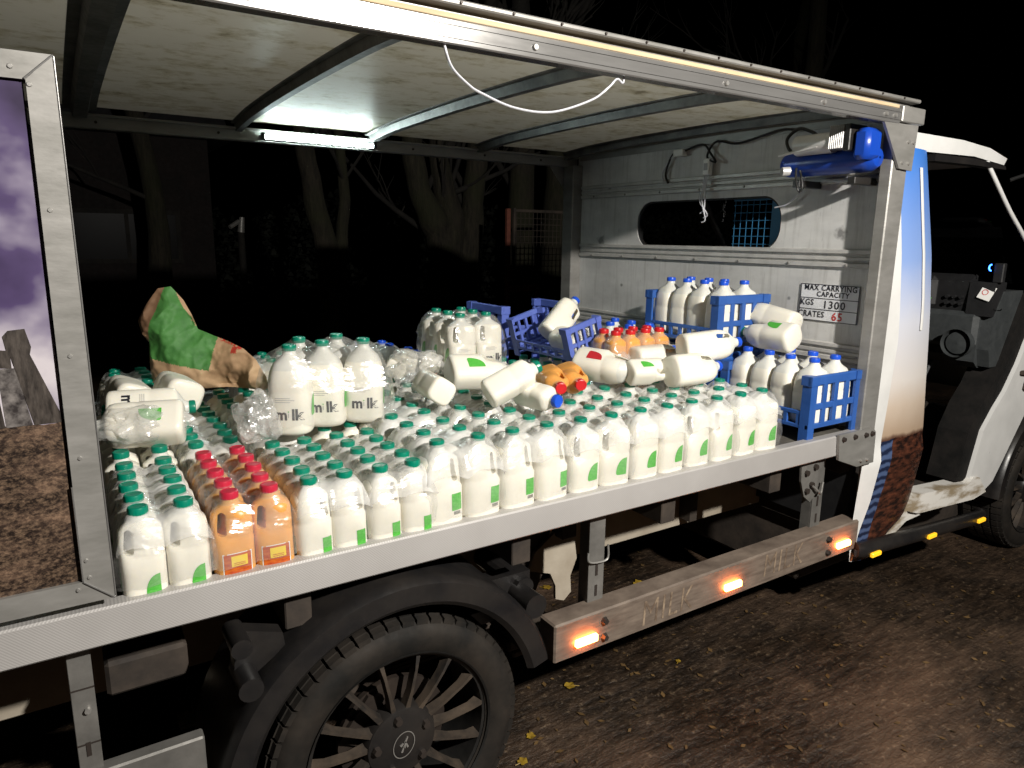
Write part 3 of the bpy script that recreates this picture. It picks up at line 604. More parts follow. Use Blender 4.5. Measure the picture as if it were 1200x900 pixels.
# ---- mudguards
def mudguard(cx, y0, y1, mat='blackpl', a0=15, a1=196):
    b = MB(); n = 40; sec = [(0, 0), (.004, -.02), (.018, -.034), (.034, -.034), (.044, -.02), (.046, .0), (.046, 1.0), (.0, 1.0)]
    v = []
    for i in range(n + 1):
        a = math.radians(a0 + (a1 - a0) * i / n)
        for dr, dy in sec:
            yy = (y1 if dy == 1.0 else y0 + .034 + dy); r = .398 + dr - (.03 if dy < 0 and dr < .03 else 0)
            v.append((cx + r * 1.0 * math.cos(a), yy, .315 + r * 1.02 * math.sin(a)))
    m = len(sec); f = [(i * m + k, i * m + (k + 1) % m, (i + 1) * m + (k + 1) % m, (i + 1) * m + k) for i in range(n) for k in range(m)]
    f += [list(range(m)), list(range(n * m + m - 1, n * m - 1, -1))]
    return b.add(v, f).build('mudguard', mat, T, 40)
mudguard(.615, .0, .30); mudguard(4.28, .06, .36, a1=180)
# ---- wheels
R0 = 0.345
def wheel(cx, cy, side=1):
    c = (cx, cy, GZ + R0 - .003); s = side
    td = MB().lathe_y([(.243, 0.012 * s), (.262, .0), (.30, -.006 * s), (.322, .004 * s), (.334, .022 * s), (.337, .04 * s), (.337, .19 * s), (.32, .215 * s), (.243, .21 * s)], c, 64)
    WH = td.build('wheel', 'rubber', T, 35)
    tb = MB(); nb = 54
    for k in range(nb):
        for (ya, yb, off, ra, rb_) in ((.026, .056, 0, .336, R0), (.066, .10, .5, .336, R0), (.11, .145, 0, .336, R0), (.155, .19, .5, .336, R0), (.008, .026, 0, .327, .341)):
            a = 2 * PI * (k + off) / nb; da = 2 * PI / nb * .40; vv = []
            for aa in (a - da, a + da):
                for (rr, yy) in ((ra - .004, ya), (rb_ - (.003 if ya < .02 else 0), ya), (rb_, yb), (ra - .002, yb)):
                    vv.append((c[0] + rr * math.cos(aa), c[1] + yy * s, c[2] + rr * math.sin(aa)))
            tb.add(vv, [(0, 1, 2, 3), (7, 6, 5, 4), (1, 5, 6, 2), (0, 4, 5, 1), (3, 2, 6, 7)])
    tb.build('tread_blocks', 'rubber', WH)['kind'] = 'stuff'
    MB().lathe_y([(.247, .004 * s), (.252, .0), (.25, .012 * s), (.236, .018 * s), (.228, .06 * s), (.222, .16 * s)], c, 64).build('rim', 'rimdark', WH, 35)
    for k in range(15):
        a = 2 * PI * k / 15 + .11; q = Matrix.Translation(c) @ Matrix.Rotation(-a, 4, 'Y')
        vv = []
        for (r, hw, y0, y1) in ((.085, .013, .022, .045), (.14, .0075, .014, .036), (.20, .0068, .012, .036), (.236, .010, .016, .045)):
            vv += [(r, y1 * s, -hw), (r, y0 * s, -hw * .55), (r, y0 * s, hw * .55), (r, y1 * s, hw)]
        b = MB(); b.add([q @ Vector(p) for p in vv], [(i * 4 + k2, i * 4 + (k2 + 1) % 4, i * 4 + 4 + (k2 + 1) % 4, i * 4 + 4 + k2) for i in range(3) for k2 in range(4)] + [(0, 3, 2, 1), (12, 13, 14, 15)])
        b.build('spoke', 'rim', WH, 50)
    MB().lathe_y([(.004, .008 * s), (.06, .010 * s), (.092, .018 * s), (.098, .03 * s), (.098, .06 * s)], c, 40).build('hub', 'blackpl', WH, 40)
    for k in range(5):
        a = 2 * PI * k / 5 + .5; p = (c[0] + .072 * math.cos(a), c[1] + .013 * s, c[2] + .072 * math.sin(a))
        MB().cyl(p, (p[0], p[1] - .012 * s, p[2]), .012, .010, 6).build('wheel_nut', 'boltdark', WH)
    if s > 0:
        ov = [(c[0] + .030 * math.cos(t) + .004 * math.sin(t), c[2] + .037 * math.sin(t)) for t in [2 * PI * i / 28 for i in range(28)]]
        iv = [(c[0] + (x - c[0]) * .93, c[2] + (z - c[2]) * .93) for x, z in ov]
        b = MB(); b.add([(x, c[1] + .0065, z) for x, z in ov] + [(x, c[1] + .0065, z) for x, z in iv], [(i, (i + 1) % 28, 28 + (i + 1) % 28, 28 + i) for i in range(28)])
        for dx, dz, ln_, an in ((-.004, -.012, .016, 1.2), (.002, .0, .018, 1.35), (.006, .013, .016, 1.1), (-.006, .002, .01, .6), (.008, -.004, .011, 1.9)):
            ca, sa = math.cos(an), math.sin(an); p = [(-ln_ / 2, -.0028), (ln_ / 2, -.0018), (ln_ / 2, .0018), (-ln_ / 2, .0028)]
            b.prism([(c[0] + dx + u * ca - w2 * sa, c[2] + dz + u * sa + w2 * ca) for u, w2 in p], c[1] + .005, c[1] + .0095)
        b.build('hub_emblem', 'bolt', WH)
    MB().lathe_y([(.03, .075 * s), (.15, .075 * s), (.15, .09 * s), (.03, .09 * s)], c, 32, closed=True).build('brake_disc', 'disc', WH, 40)
    MB().prism([(c[0] - .15, c[2] + .03), (c[0] - .07, c[2] + .13), (c[0] - .02, c[2] + .12), (c[0] - .10, c[2] - .0)], c[1] + .062 * s, c[1] + .12 * s).build('brake_caliper', 'disc', WH)
wheel(.624, .045); wheel(4.28, .07); wheel(.624, W_ - .06, -1); wheel(4.28, W_ - .09, -1)

# ---- cab
def interp(tab, z):
    for (z0, x0), (z1, x1) in zip(tab, tab[1:]):
        if z0 <= z <= z1: return x0 + (x1 - x0) * (z - z0) / (z1 - z0)
    return tab[-1][1] if z > tab[-1][0] else tab[0][1]
RE = [(.34, 2.49), (.46, 2.475), (.73, 2.500), (1.08, 2.505), (1.90, 2.535)]
GE = [(.345, 2.50), (.46, 2.518), (.575, 2.566), (.80, 2.622), (.94, 2.634), (1.20, 2.651), (1.52, 2.617), (1.90, 2.549)]
FE = [(.345, 2.62), (.46, 2.845), (.54, 2.885), (.72, 2.935), (.82, 2.955), (1.18, 2.905), (1.52, 2.855), (1.90, 2.745)]
def cab_y(x, z, xr, xf):
    t = (x - xr) / (xf - xr); return .050 - .034 * math.sin(PI * min(1, max(0, .12 + t * .76))) ** .7 + .03 * max(0, (z - 1.3)) - (.02 if z < .80 else 0) * min(1, (.80 - z) / .06 if z < .8 else 0)
def strip(xa, xb, nm, mt, nu, za=.345, zb=1.90, inset=0.0):
    def fn(u, v):
        z = za + v * (zb - za); a, c = interp(xa, z), interp(xb, z); x = a + u * (c - a); return (x, cab_y(x, z, interp(RE, z), interp(FE, z)) - inset, z)
    return MB().grid(nu, 60, fn).build(nm, mt, T, 60)
strip(RE, GE, 'rear_quarter_panel', 'white', 8)
strip(GE, FE, 'pillar_panel', 'graphic', 14)
# inner return of the pillar so the panel has depth
MB().grid(3, 50, lambda u, v: (interp(FE, .345 + v * 1.555), cab_y(interp(FE, .345 + v * 1.555), .345 + v * 1.555, 0, 1e-3) * 0 + .035 + u * .10 + .03 * max(0, v * 1.555 - .95), .345 + v * 1.555)).build('pillar_return', 'cabdark', T, 60)
def stripe_fn(u, v):
    z = 1.235 + v * .60; xc = interp([(1.235, 2.806), (1.36, 2.795), (1.52, 2.766), (1.84, 2.684)], z); x = xc - .011 + u * .022; return (x, cab_y(x, z, interp(RE, z), interp(FE, z)) - .0035 - .004 * math.sin(PI * u), z)
MB().grid(7, 30, stripe_fn).build('door_track', 'white', T, 60)
MB().box(2.535, 2.56, .07, W_ - .1, .45, 1.49).box(2.535, 2.56, .07, W_ - .1, 1.79, 1.93).box(2.535, 2.56, .07, .44, 1.49, 1.79).box(2.535, 2.56, 1.34, W_ - .1, 1.49, 1.79).build('cab_back_wall', 'cabdark', T)
MB().bev(2.545, 2.56, .015, .05, .45, 1.10, .003).build('panel_seam', 'white', T)
MB().prism([(2.54, 1.90), (2.56, 1.945), (2.66, 1.958), (3.0, 1.958), (3.22, 1.945), (3.375, 1.915), (3.355, 1.888), (3.1, 1.905), (2.75, 1.897)], .05, W_ - .1).build('cab_roof', 'white', T)
MB().prism([(2.80, 1.893), (3.1, 1.897), (3.36, 1.883), (3.37, 1.870), (3.1, 1.872), (2.80, 1.868)], .045, .09).build('door_seal', 'blackpl', T)
# sill, front jamb, windscreen pillar
MB().prism([(2.61, .325), (2.68, .330), (2.89, .425), (3.0, .430), (2.885, .475)], .018, .09).build('sill_lip', 'sill', T)
MB().prism([(2.885, .472), (2.925, .540), (3.36, .508), (3.40, .53), (3.46, .52), (3.545, .435), (3.43, .420), (2.95, .452)], .002, .085).build('door_sill', 'sill', T)
MB().prism([(3.385, .505), (3.41, .60), (3.45, .74), (3.53, .83), (3.61, .905), (3.70, 1.03), (3.745, 1.12), (3.86, 1.30), (3.93, 1.30), (3.89, 1.0), (3.86, .78), (3.79, .69), (3.70, .57), (3.62, .47), (3.545, .437)], .012, .085).build('front_jamb', 'white', T)
MB().prism([(3.30, .52), (3.32, .60), (3.35, .74), (3.42, .85), (3.50, .93), (3.58, 1.05), (3.63, 1.16), (3.72, 1.35), (3.86, 1.30), (3.745, 1.12), (3.70, 1.03), (3.61, .905), (3.53, .83), (3.45, .74), (3.41, .60), (3.385, .51)], .03, .16).build('door_seal', 'seal', T)
MB().prism([(3.62, .10), (4.45, .10), (4.45, .80), (3.95, .80), (3.86, .74), (3.70, .56)], .31, .34).build('wheel_arch_liner', 'chassis', T)
MB().tube(smooth_path([(3.22, .06, 1.90), (3.30, .05, 1.825), (3.45, .042, 1.705), (3.62, .036, 1.59), (3.85, .03, 1.42), (4.04, .03, 1.28)], 5), .009, 8).build('windscreen_pillar', 'white', T, 60)
MB().tube([(3.72, .0, .985), (3.80, -.005, .975)], .011, 8).prism([(3.79, .97), (3.84, .98), (3.80, .90), (3.77, .90)], -.01, .008).build('door_hinge', 'chassis', T)
MB().prism([(4.03, 1.30), (4.10, 1.24), (4.35, 1.10), (4.45, .95), (4.45, .81), (4.03, .81)], .10, W_ - .12).build('cab_front', 'white', T)
ws = MB(); ws.add([(3.34, .10, 1.89), (3.80, .10, 1.29), (3.80, W_ - .15, 1.29), (3.34, W_ - .15, 1.89)], [(0, 1, 2, 3)]); ws.build('windscreen', 'glass', T)
MB().box(2.56, 3.78, W_ - .14, W_ - .10, .40, 1.30).prism([(2.56, 1.30), (2.75, 1.30), (2.70, 1.90), (2.56, 1.90)], W_ - .14, W_ - .10).build('far_door', 'cabdark', T)
MB().tube([(3.34, W_ - .13, 1.89), (3.80, W_ - .13, 1.29)], .02, 8).build('windscreen_pillar', 'white', T, 60)
MB().prism([(2.56, .46), (3.38, .46), (3.62, .78), (3.66, .78), (3.42, .40), (2.56, .40)], .10, W_ - .14).build('cab_floor', 'carpet', T)
# dashboard seen through the doorway
DB = MB().prism([(3.46, 1.40), (3.52, 1.43), (3.80, 1.32), (3.80, 1.05), (3.54, 1.05), (3.48, 1.22)], .165, W_ - .15).build('dashboard', 'cabdark', T)
MB().prism([(3.50, 1.02), (3.47, 1.10), (3.48, 1.25), (3.54, 1.36), (3.72, 1.36), (3.72, 1.02)], .05, .17).build('dash_end', 'cabgrey', DB)
MB().bev(3.44, 3.60, .10, .36, 1.10, 1.265, .02).prism([(3.46, 1.12), (3.46, 1.04), (3.50, 1.01), (3.60, 1.01), (3.60, 1.12)], .10, .20).build('lower_dash', 'cabgrey', DB)
cu = MB().lathe_y([(.001, .035), (.05, .03), (.050, 0), (.060, 0), (.064, .05)], (3.44, .0, 0), 24)
b = MB(); b.add([(3.436 - v[1], .155 + (v[0] - 3.44), 1.125 + v[2]) for v in cu.v], cu.f); b.build('cup_holder', 'cabgrey', DB, 40)
b = MB(); b.cyl((3.440, .155, 1.125), (3.430, .155, 1.125), .0495, n=24); b.build('cup_shade_disc', 'black', DB)  # solid black disc standing for the shade inside the cup
MB().prism([(.150, 1.082), (.164, 1.098), (.172, 1.090), (.180, 1.082)], 3.415, 3.429, 'yz').build('crumpled_tissue', 'lwhite', DB)
b = MB(); b.add([(3.50 + (.045 if r > .04 else .037) * math.cos(t), .075 + r * 0 + (.045 if r > .04 else .037) * math.sin(t), z_) for r in (.05, .03) for z_ in (1.285,) for t in [2 * PI * i / 20 for i in range(20)]], [(i, (i + 1) % 20, 20 + (i + 1) % 20, 20 + i) for i in range(20)]); b.build('second_holder', 'cabgrey', DB)
for k in range(5): MB().box(3.526, 3.545, .058 + k * .016, .067 + k * .016, 1.325, 1.352).build('vent_slat', 'black', DB)
q = Matrix.Translation((3.452, .085, 1.355)) @ Matrix.Rotation(.3, 4, 'X') @ Matrix.Rotation(.3, 4, 'Y')
nt_ = MB().prism([(-.027, -.032), (.027, -.032), (.027, .032), (-.027, .032)], 0, .002, 'yz', M=q).build('paper_note', 'lwhite', DB)
MB().prism([(3.45, 1.25), (3.458, 1.40), (3.56, 1.40), (3.56, 1.25)], .055, .16).build('centre_binnacle', 'cabdark', DB)
b = MB(); b.add([q @ Vector((-.001, .006 + r * math.cos(t), r * math.sin(t))) for r in (.013, .010) for t in [2 * PI * i / 20 for i in range(20)]], [(i, (i + 1) % 20, 20 + (i + 1) % 20, 20 + i) for i in range(20)]); b.build('stamp_ring', 'inkred', nt_)
for k in range(2):
    for j in range(3): MB().cyl((3.485, .19 + j * .03, 1.30 + k * .03), (3.45, .19 + j * .03, 1.298 + k * .03), .008, n=10).build('dash_knob', 'cabdark', DB, 40)
ic = MB().bev(3.41, 3.46, .285, .50, 1.27, 1.42, .02).build('instrument_cluster', 'cabdark', DB)
for k, m in enumerate(('lgreen', 'inkred', 'lgreen', 'lwhite')): MB().box(3.406, 3.4095, .295 + k * .012, .300 + k * .012, 1.315 + (k % 2) * .02, 1.32 + (k % 2) * .02).build('warning_light', m, ic)
gp = MB().bev(3.46, 3.49, .035, .075, 1.40, 1.485, .004).build('phone_mount', 'cabdark', DB)
b = MB(); b.tube([(3.452, .078 + .012 * math.cos(t), 1.465 + .014 * math.sin(t)) for t in [-1.4 + i * .25 for i in range(12)]], .0028, 6); b.build('gadget_light', 'blueled', gp)
MB().tube(smooth_path([(3.5, .30, 1.02), (3.4, .32, .80), (3.38, .32, .72)]), .010, 6).bev(3.33, 3.36, .29, .35, .66, .74, .004).build('pedal', 'cabgrey', T)
MB().prism([(2.60, .48), (3.05, .50), (3.08, .72), (2.66, .74), (2.60, .9)], .5, 1.0).build('driver_seat', 'cabdark', T)
# step tube under the cab with amber reflectors
ST = MB().tube([(2.485, -.01, .405), (2.50, -.02, .405), (3.46, -.02, .337), (3.50, .0, .335)], .030, 14).build('step_tube', 'blackpl', T, 40)
for x, z in ((2.552, .388), (2.972, .366), (3.405, .342)): MB().bev(x - .030, x + .030, -.060, -.046, z - .008, z + .010, .003).build('reflector', 'reflector', ST)
MB().bev(2.6, 4.3, .3, W_ - .3, .10, .40, .02).build('engine_undertray', 'chassis', T)
# wing mirror stalk at the windscreen pillar
MB().tube(smooth_path([(3.40, .04, 1.83), (3.48, -.03, 1.86), (3.55, -.05, 1.80), (3.56, -.05, 1.68)]), .008, 6).build('mirror_stalk', 'black', T, 60)

# ------------------------------------------------------------------ bottles
def sup(a, b_, n, k, nn):
    t = 2 * PI * k / nn; c, s = math.cos(t), math.sin(t)
    return a * math.copysign(abs(c) ** (2 / n), c), b_ * math.copysign(abs(s) ** (2 / n), s)
PROF1 = [(0.0, .40, 2.6), (.012, .455, 2.8), (.04, .495, 2.9), (.08, .50, 3.0), (.30, .497, 3.1), (.46, .50, 3.0), (.485, .486, 2.9), (.51, .50, 2.9), (.60, .492, 2.8), (.67, .470, 2.7), (.73, .430, 2.6), (.79, .37, 2.4), (.84, .305, 2.2), (.875, .24, 2.1), (.895, .205, 2), (.905, .195, 2), (.955, .19, 2)]
PROF2 = [(0.0, .40, 3.2), (.012, .455, 3.4), (.04, .495, 3.5), (.08, .50, 3.6), (.30, .497, 3.7), (.46, .50, 3.6), (.485, .488, 3.4), (.51, .50, 3.4), (.64, .50, 3.4), (.72, .493, 3.3), (.775, .470, 3.1), (.82, .415, 2.8), (.855, .335, 2.4), (.88, .255, 2.15), (.895, .215, 2), (.905, .205, 2), (.955, .20, 2)]
def bottle_body(name, Wd, Dp, H, mat, handle):
    nn = 40; PROF = ([(a, b_, n + .9 * (a < .8)) for a, b_, n in PROF1] if H > .2382 else PROF1) if H > .23 else PROF2; v = []; f = []; rn = .0165
    for (z, a, n) in PROF:
        for k in range(nn):
            aa, bb = a * Wd, a * Dp
            if z >= .895: aa = bb = rn * (a / .195)
            elif z > .80: t = (z - .80) / .095; aa = aa * (1 - t) + rn * 1.05 * t * 1.0; bb = bb * (1 - t) + rn * 1.05 * t
            x, y = sup(aa, bb, n, k, nn)
            if handle and .47 < z < .86:
                sx = max(0, min(1, (x * handle / Wd + .02) / .3)); sz = min(1, (z - .47) / .08) * min(1, max(0, (.86 - z) / .05)); y *= 1 - .52 * sx * sz
            v.append((x, y, z * H))
    m = len(PROF)
    f = [(j * nn + k, j * nn + (k + 1) % nn, (j + 1) * nn + (k + 1) % nn, (j + 1) * nn + k) for j in range(m - 1) for k in range(nn)]
    f += [list(range(nn - 1, -1, -1)), list(range((m - 1) * nn, m * nn))]
    b = MB().add(v, f); me = b.mesh(name, mat, None)
    if handle:
        o = bpy.data.objects.new('tmp', me); COL.objects.link(o)
        cs = MB(); pts = []
        hx, hw = (.27 if H > .2 else .28) * Wd, (.062 if H > .2 else .085) * Wd; z0, z1 = .555 * H, .75 * H
        for i in range(13): a = PI * i / 12; pts.append((hx - .012 * Wd + hw * math.cos(a), z1 + hw * math.sin(a)))
        for i in range(13): a = PI + PI * i / 12; pts.append((hx + .02 * Wd + hw * 1.25 * math.cos(a), z0 + hw * math.sin(a)))
        cs.prism([(p[0] * handle, p[1]) for p in pts], -.1, .1)
        co = bpy.data.objects.new('cut', cs.mesh('cut', mat)); COL.objects.link(co)
        md = o.modifiers.new('b', 'BOOLEAN'); md.object = co; md.operation = 'DIFFERENCE'; md.solver = 'EXACT'
        dg = bpy.context.evaluated_depsgraph_get(); me2 = bpy.data.meshes.new_from_object(o.evaluated_get(dg)); me2.name = name
        bpy.data.objects.remove(o); bpy.data.objects.remove(co); me = me2
    me.polygons.foreach_set('use_smooth', [True] * len(me.polygons)); me.set_sharp_from_angle(angle=math.radians(50)); return me
def cap_mesh(mat, H):
    v = []; nn = 36; z0 = .925 * H; prof = [(.0185, z0), (.0188, z0 + .011), (.0175, z0 + .0145), (.0145, z0 + .0155), (.0135, z0 + .0145)]
    for j, (r, z) in enumerate(prof):
        for k in range(nn): a = 2 * PI * k / nn; rr = r - (.0006 if (k % 2 and j < 2) else 0); v.append((rr * math.cos(a), rr * math.sin(a), z))
    m = len(prof); f = [(j * nn + k, j * nn + (k + 1) % nn, (j + 1) * nn + (k + 1) % nn, (j + 1) * nn + k) for j in range(m - 1) for k in range(nn)]
    f += [list(range(nn - 1, -1, -1)), list(range((m - 1) * nn, m * nn))]
    return MB().add(v, f).mesh('cap', mat, 30)
def surf_y(x, z, Wd, Dp, H):
    zz = z / H; PROF = ([(a, b_, n + .9 * (a < .8)) for a, b_, n in PROF1] if H > .2382 else PROF1) if H > .23 else PROF2
    for (z0, a0, n0), (z1, a1, n1) in zip(PROF, PROF[1:]):
        if z0 <= zz <= z1: t = (zz - z0) / (z1 - z0); a, n = a0 + (a1 - a0) * t, n0 + (n1 - n0) * t; break
    u = min(.999, abs(x) / (a * Wd)); return -a * Dp * (1 - u ** n) ** (1 / n)
def patch(b, pts, Wd, Dp, H, mat, off, face='front'):
    """flat outline laid on the bottle's side, subdivided so that it follows the curve"""
    bm = bmesh.new(); bm.faces.new([bm.verts.new((x, 0, z)) for x, z in pts]); bmesh.ops.triangulate(bm, faces=bm.faces[:])
    bmesh.ops.subdivide_edges(bm, edges=bm.edges[:], cuts=3, use_grid_fill=True); bm.verts.index_update()
    vs = [(v.co.x, v.co.z) for v in bm.verts]; fs = [[v.index for v in f.verts] for f in bm.faces]; bm.free()
    wrap(b, vs, fs, Wd, Dp, H, mat, off, face)
def wrap(b, vs, fs, Wd, Dp, H, mat, off, face):
    if face == 'front': b.add([(x, surf_y(x, z, Wd, Dp, H) - off, z) for x, z in vs], fs, mat)
    elif face == 'left': b.add([(surf_y(x, z, Dp, Wd, H) - off, -x, z) for x, z in vs], fs, mat)
    else: b.add([(-surf_y(x, z, Dp, Wd, H) + off, x, z) for x, z in vs], fs, mat)
def leaf_pts(x, z, w_, h): return [(x + w_, z), (x + w_, z + h)] + [(x + w_ - w_ * math.sin(a) ** .8, z + h * math.cos(a) ** .9) for a in [PI / 2 * i / 8 for i in range(1, 8)]] + [(x + .02 * w_, z + .06 * h), (x + .12 * w_, z)]
def label_mesh(kind, Wd, Dp, H):
    b = MB(); side = [MB(), MB()]; mats = ['lgreen', 'ink', 'lgrey', 'lwhite', 'lorange', 'lyellow', 'lred', 'lblue']
    R = lambda x0, x1, z0, z1: [(x0 * Wd, z0 * H), (x1 * Wd, z0 * H), (x1 * Wd, z1 * H), (x0 * Wd, z1 * H)]
    if kind == 'leaf':
        z4 = .20 if H > .2 else .05
        patch(b, leaf_pts(-.02 * Wd, z4 * H, .33 * Wd, .23 * H), Wd, Dp, H, 0, .0007)
        patch(side[0], leaf_pts(-.2 * Dp, .07 * H, .34 * Dp, .24 * H), Wd, Dp, H, 0, .0007, 'left')
    elif kind == 'rect':
        z4 = .20 if H > .2 else .07
        patch(b, R(.14, .40, z4, z4 + .20), Wd, Dp, H, 0, .0007)
        for k in range(6): patch(b, R(.19 + k * .03, .205 + k * .03, z4 - .05, z4 - .012), Wd, Dp, H, 1, .0007)
        patch(side[0], leaf_pts(-.2 * Dp, .07 * H, .34 * Dp, .24 * H), Wd, Dp, H, 0, .0007, 'left')
    elif kind in ('milk', 'milkred', 'milkblue'):
        vs, fs = text_geo('m lk', .030 * Wd / .105, 1.0, .0011); wrap(b, [(v.x * 1.25 + .06 * Wd, v.y * 1.3 + .24 * H) for v in vs], fs, Wd, Dp, H, 1, .0008, 'front')
        patch(b, R(.045, .060, .212, .262), Wd, Dp, H, 2, .0009); patch(b, R(.04, .066, .272, .285), Wd, Dp, H, 0, .0009)
        for k in range(3): patch(b, R(-.26, .1 + .1 * (k % 2), .38 + k * .022, .386 + k * .022), Wd, Dp, H, 2, .0007)
        c = {'milk': 0, 'milkred': 6, 'milkblue': 7}[kind]
        patch(side[0], leaf_pts(-.12 * Dp, .20 * H, .34 * Dp, .24 * H), Wd, Dp, H, c, .0007, 'left')
        patch(side[1], leaf_pts(-.12 * Dp, .20 * H, .34 * Dp, .24 * H), Wd, Dp, H, c, .0007, 'right')
    elif kind == 'top': patch(b, leaf_pts(-.17 * Wd, .22 * H, .34 * Wd, .24 * H), Wd, Dp, H, 0, .0007)
    elif kind == 'topred': patch(b, leaf_pts(-.17 * Wd, .22 * H, .34 * Wd, .24 * H), Wd, Dp, H, 6, .0007)
    elif kind == 'juice':
        patch(b, R(-.36, .36, .06, .32), Wd, Dp, H, 3, .0006); patch(b, R(-.335, .335, .07, .31), Wd, Dp, H, 4, .0010)
        patch(b, R(-.16, .24, .16, .285), Wd, Dp, H, 5, .0014)
        for k in range(2): patch(b, R(-.1, .18, .175 + k * .02, .183 + k * .02), Wd, Dp, H, 4, .0018)
    return [q.mesh('label', mats, None) for q in [b] + side if q.v]
DIM = {'2': (.080, .075, .178), '4': (.106, .091, .215), '1': (.07, .065, .15), '6': (.110, .098, .238), '5': (.118, .0965, .2385)}
_body = {}; _cap = {}; _lab = {}
def bottle(size, x, y, z, rot=0.0, cap='gcap', lab='leaf', handle=-1, juice=False, label='', group='', axis=None, roll=0.0, nm='milk_bottle', cat='milk bottle', lean=(0, 0)):
    Wd, Dp, H = DIM[size]; mat = 'juice' if juice else ('milk2' if size in '12' else 'milk')
    kb = (size, mat, handle)
    if kb not in _body: _body[kb] = bottle_body('bottle_body', Wd, Dp, H, mat, handle)
    if (cap, H) not in _cap: _cap[(cap, H)] = cap_mesh(cap, H)
    o = link(nm, _body[kb]); tag(o, label, cat, group)
    if axis is None: o.location = (x, y, z); o.rotation_euler = (random.uniform(-.018, .018), random.uniform(-.022, .022), rot)
    else:
        az = Vector(axis).normalized(); ay = -(Vector((0, 0, 1)) - az * az.z).normalized(); ax = ay.cross(az)   # roll 0: printed face up
        q = Matrix((ax, ay, az)).transposed().to_quaternion() @ Matrix.Rotation(roll, 3, 'Z').to_quaternion(); o.rotation_mode = 'QUATERNION'; o.rotation_quaternion = q; o.location = (x, y, z)
    link('cap', _cap[(cap, H)], o)
    if lab:
        if (lab, size) not in _lab: _lab[(lab, size)] = label_mesh(lab, Wd, Dp, H)
        for lm in _lab[(lab, size)]: link('label', lm, o)
    return o
J = lambda s=.004: random.uniform(-s, s)
# film round one pack
def film(bots, size, z0, label, zlow=0.03, slack=0.55, clear=False):
    Wd, Dp, H = DIM[size]; zc = z0 + H - .001; xs = [p[0] for p in bots]; ys = [p[1] for p in bots]
    x0, x1, y0, y1 = min(xs) - Wd / 2 - .004, max(xs) + Wd / 2 + .004, min(ys) - Dp / 2 - .004, max(ys) + Dp / 2 + .004
    nx = max(8, int((x1 - x0) / .0085)); ny = max(8, int((y1 - y0) / .0085)); sd = random.random() * 50
    def hgt(x, y):
        d = min(math.hypot(x - a, y - c) for a, c in bots); h = zc - .0075 - slack * max(0, d - .021)
        e = min(x - x0, x1 - x, y - y0, y1 - y)
        if e < .034: h -= .050 * (1 - e / .034) ** 2 * (H / .2)
        return h + .006 * (noise.noise(Vector((x * 26 + sd, y * 9, 0))) + .6 * noise.noise(Vector((x * 14, y * 55 + sd, 3)))) * min(1, max(.15, (d - .02) / .015))
    v = []; f = []
    for i in range(nx + 1):
        for j in range(ny + 1):
            u, w2 = i / nx, j / ny; x, y = x0 + u * (x1 - x0), y0 + w2 * (y1 - y0); v.append((x, y, hgt(x, y)))
    fb = MB(); st = ny + 1; f = [(i * st + j, (i + 1) * st + j, (i + 1) * st + j + 1, i * st + j + 1) for i in range(nx) for j in range(ny)]
    ntop = len(f); per = [i * st for i in range(nx)] + [nx * st + j for j in range(ny)] + [i * st + ny for i in range(nx, 0, -1)] + [j for j in range(ny, 0, -1)]
    prev = per; rows = 9; cx, cy = (x0 + x1) / 2, (y0 + y1) / 2
    for r in range(1, rows + 1):
        cur = []
        for k in per:
            x, y, zt = v[k]; t = r / rows; z = zt + (z0 + zlow - zt) * t
            o_ = .0035 + .005 * math.sin(PI * t) + .008 * noise.noise(Vector((x * 34 + sd, y * 34, z * 16))) * (.35 + t)
            dx = (1 if x > x1 - 1e-4 else (-1 if x < x0 + 1e-4 else 0)); dy = (1 if y > y1 - 1e-4 else (-1 if y < y0 + 1e-4 else 0))
            # sucked into the gaps between bottles
            gx = .0
            if dy: gx = min(abs(x - a) for a, c in bots) / (Wd / 2)
            elif dx: gx = min(abs(y - c) for a, c in bots) / (Dp / 2)
            o_ -= .010 * max(0, gx - .6) * 2.2
            v.append((x + dx * o_, y + dy * o_, z)); cur.append(len(v) - 1)
        n_ = len(per)
        for k in range(n_): f.append((prev[k], prev[(k + 1) % n_], cur[(k + 1) % n_], cur[k]))
        prev = cur
    fb.add(v, f); fb.mi = [0] * ntop + [1] * (len(f) - ntop)
    return tag(fb.build('shrink_wrap', ['film_side' if clear else 'film', 'film_side'], None, 80), label, 'film wrap', 'film round the bottle packs')

GR2, GR4 = 'small milk bottles standing on the deck', 'large milk bottles standing on the deck'
X2 = [.085, .166, .253, .334, .420, .500, .582, .664]
X4 = [.737, .842, .950, 1.058, 1.168, 1.278, 1.390, 1.500, 1.612, 1.722, 1.834, 1.944]
Y2 = lambda k: .056 + .0765 * k
Y4 = lambda k: .066 + .0925 * k
colno = {x: i + 1 for i, x in enumerate(X2 + X4)}
def deck_bottle(size, x, y, row, **kw):
    juice = kw.get('juice'); what = 'orange juice bottle' if juice else ('small green capped milk bottle' if size == '2' else 'large green capped milk bottle')
    lb = f'{what}, {ordn(row)} from deck edge, {ordn(colno[x])} column from picture panel'
    return bottle(size, x + J(.002), y + J(.002), DZ + .001, kw.pop('rot', 0) + J(kw.pop('jr', .07)), label=lb, group=('juice bottles standing on the deck' if juice else (GR2 if size == '2' else GR4)), nm='juice_bottle' if juice else 'milk_bottle', cat='juice bottle' if juice else 'milk bottle', **kw)
def pack(size, cols, rows, yf, label=None, r0=0, **kw):
    bs = []
    for x in cols:
        for k in rows:
            o = deck_bottle(size, x, yf(k), r0 + k + 1, **dict(kw)); bs.append((o.location.x, o.location.y))
    if label: film(bs, size, DZ, label, clear=bool(kw.get('juice')))
    return bs
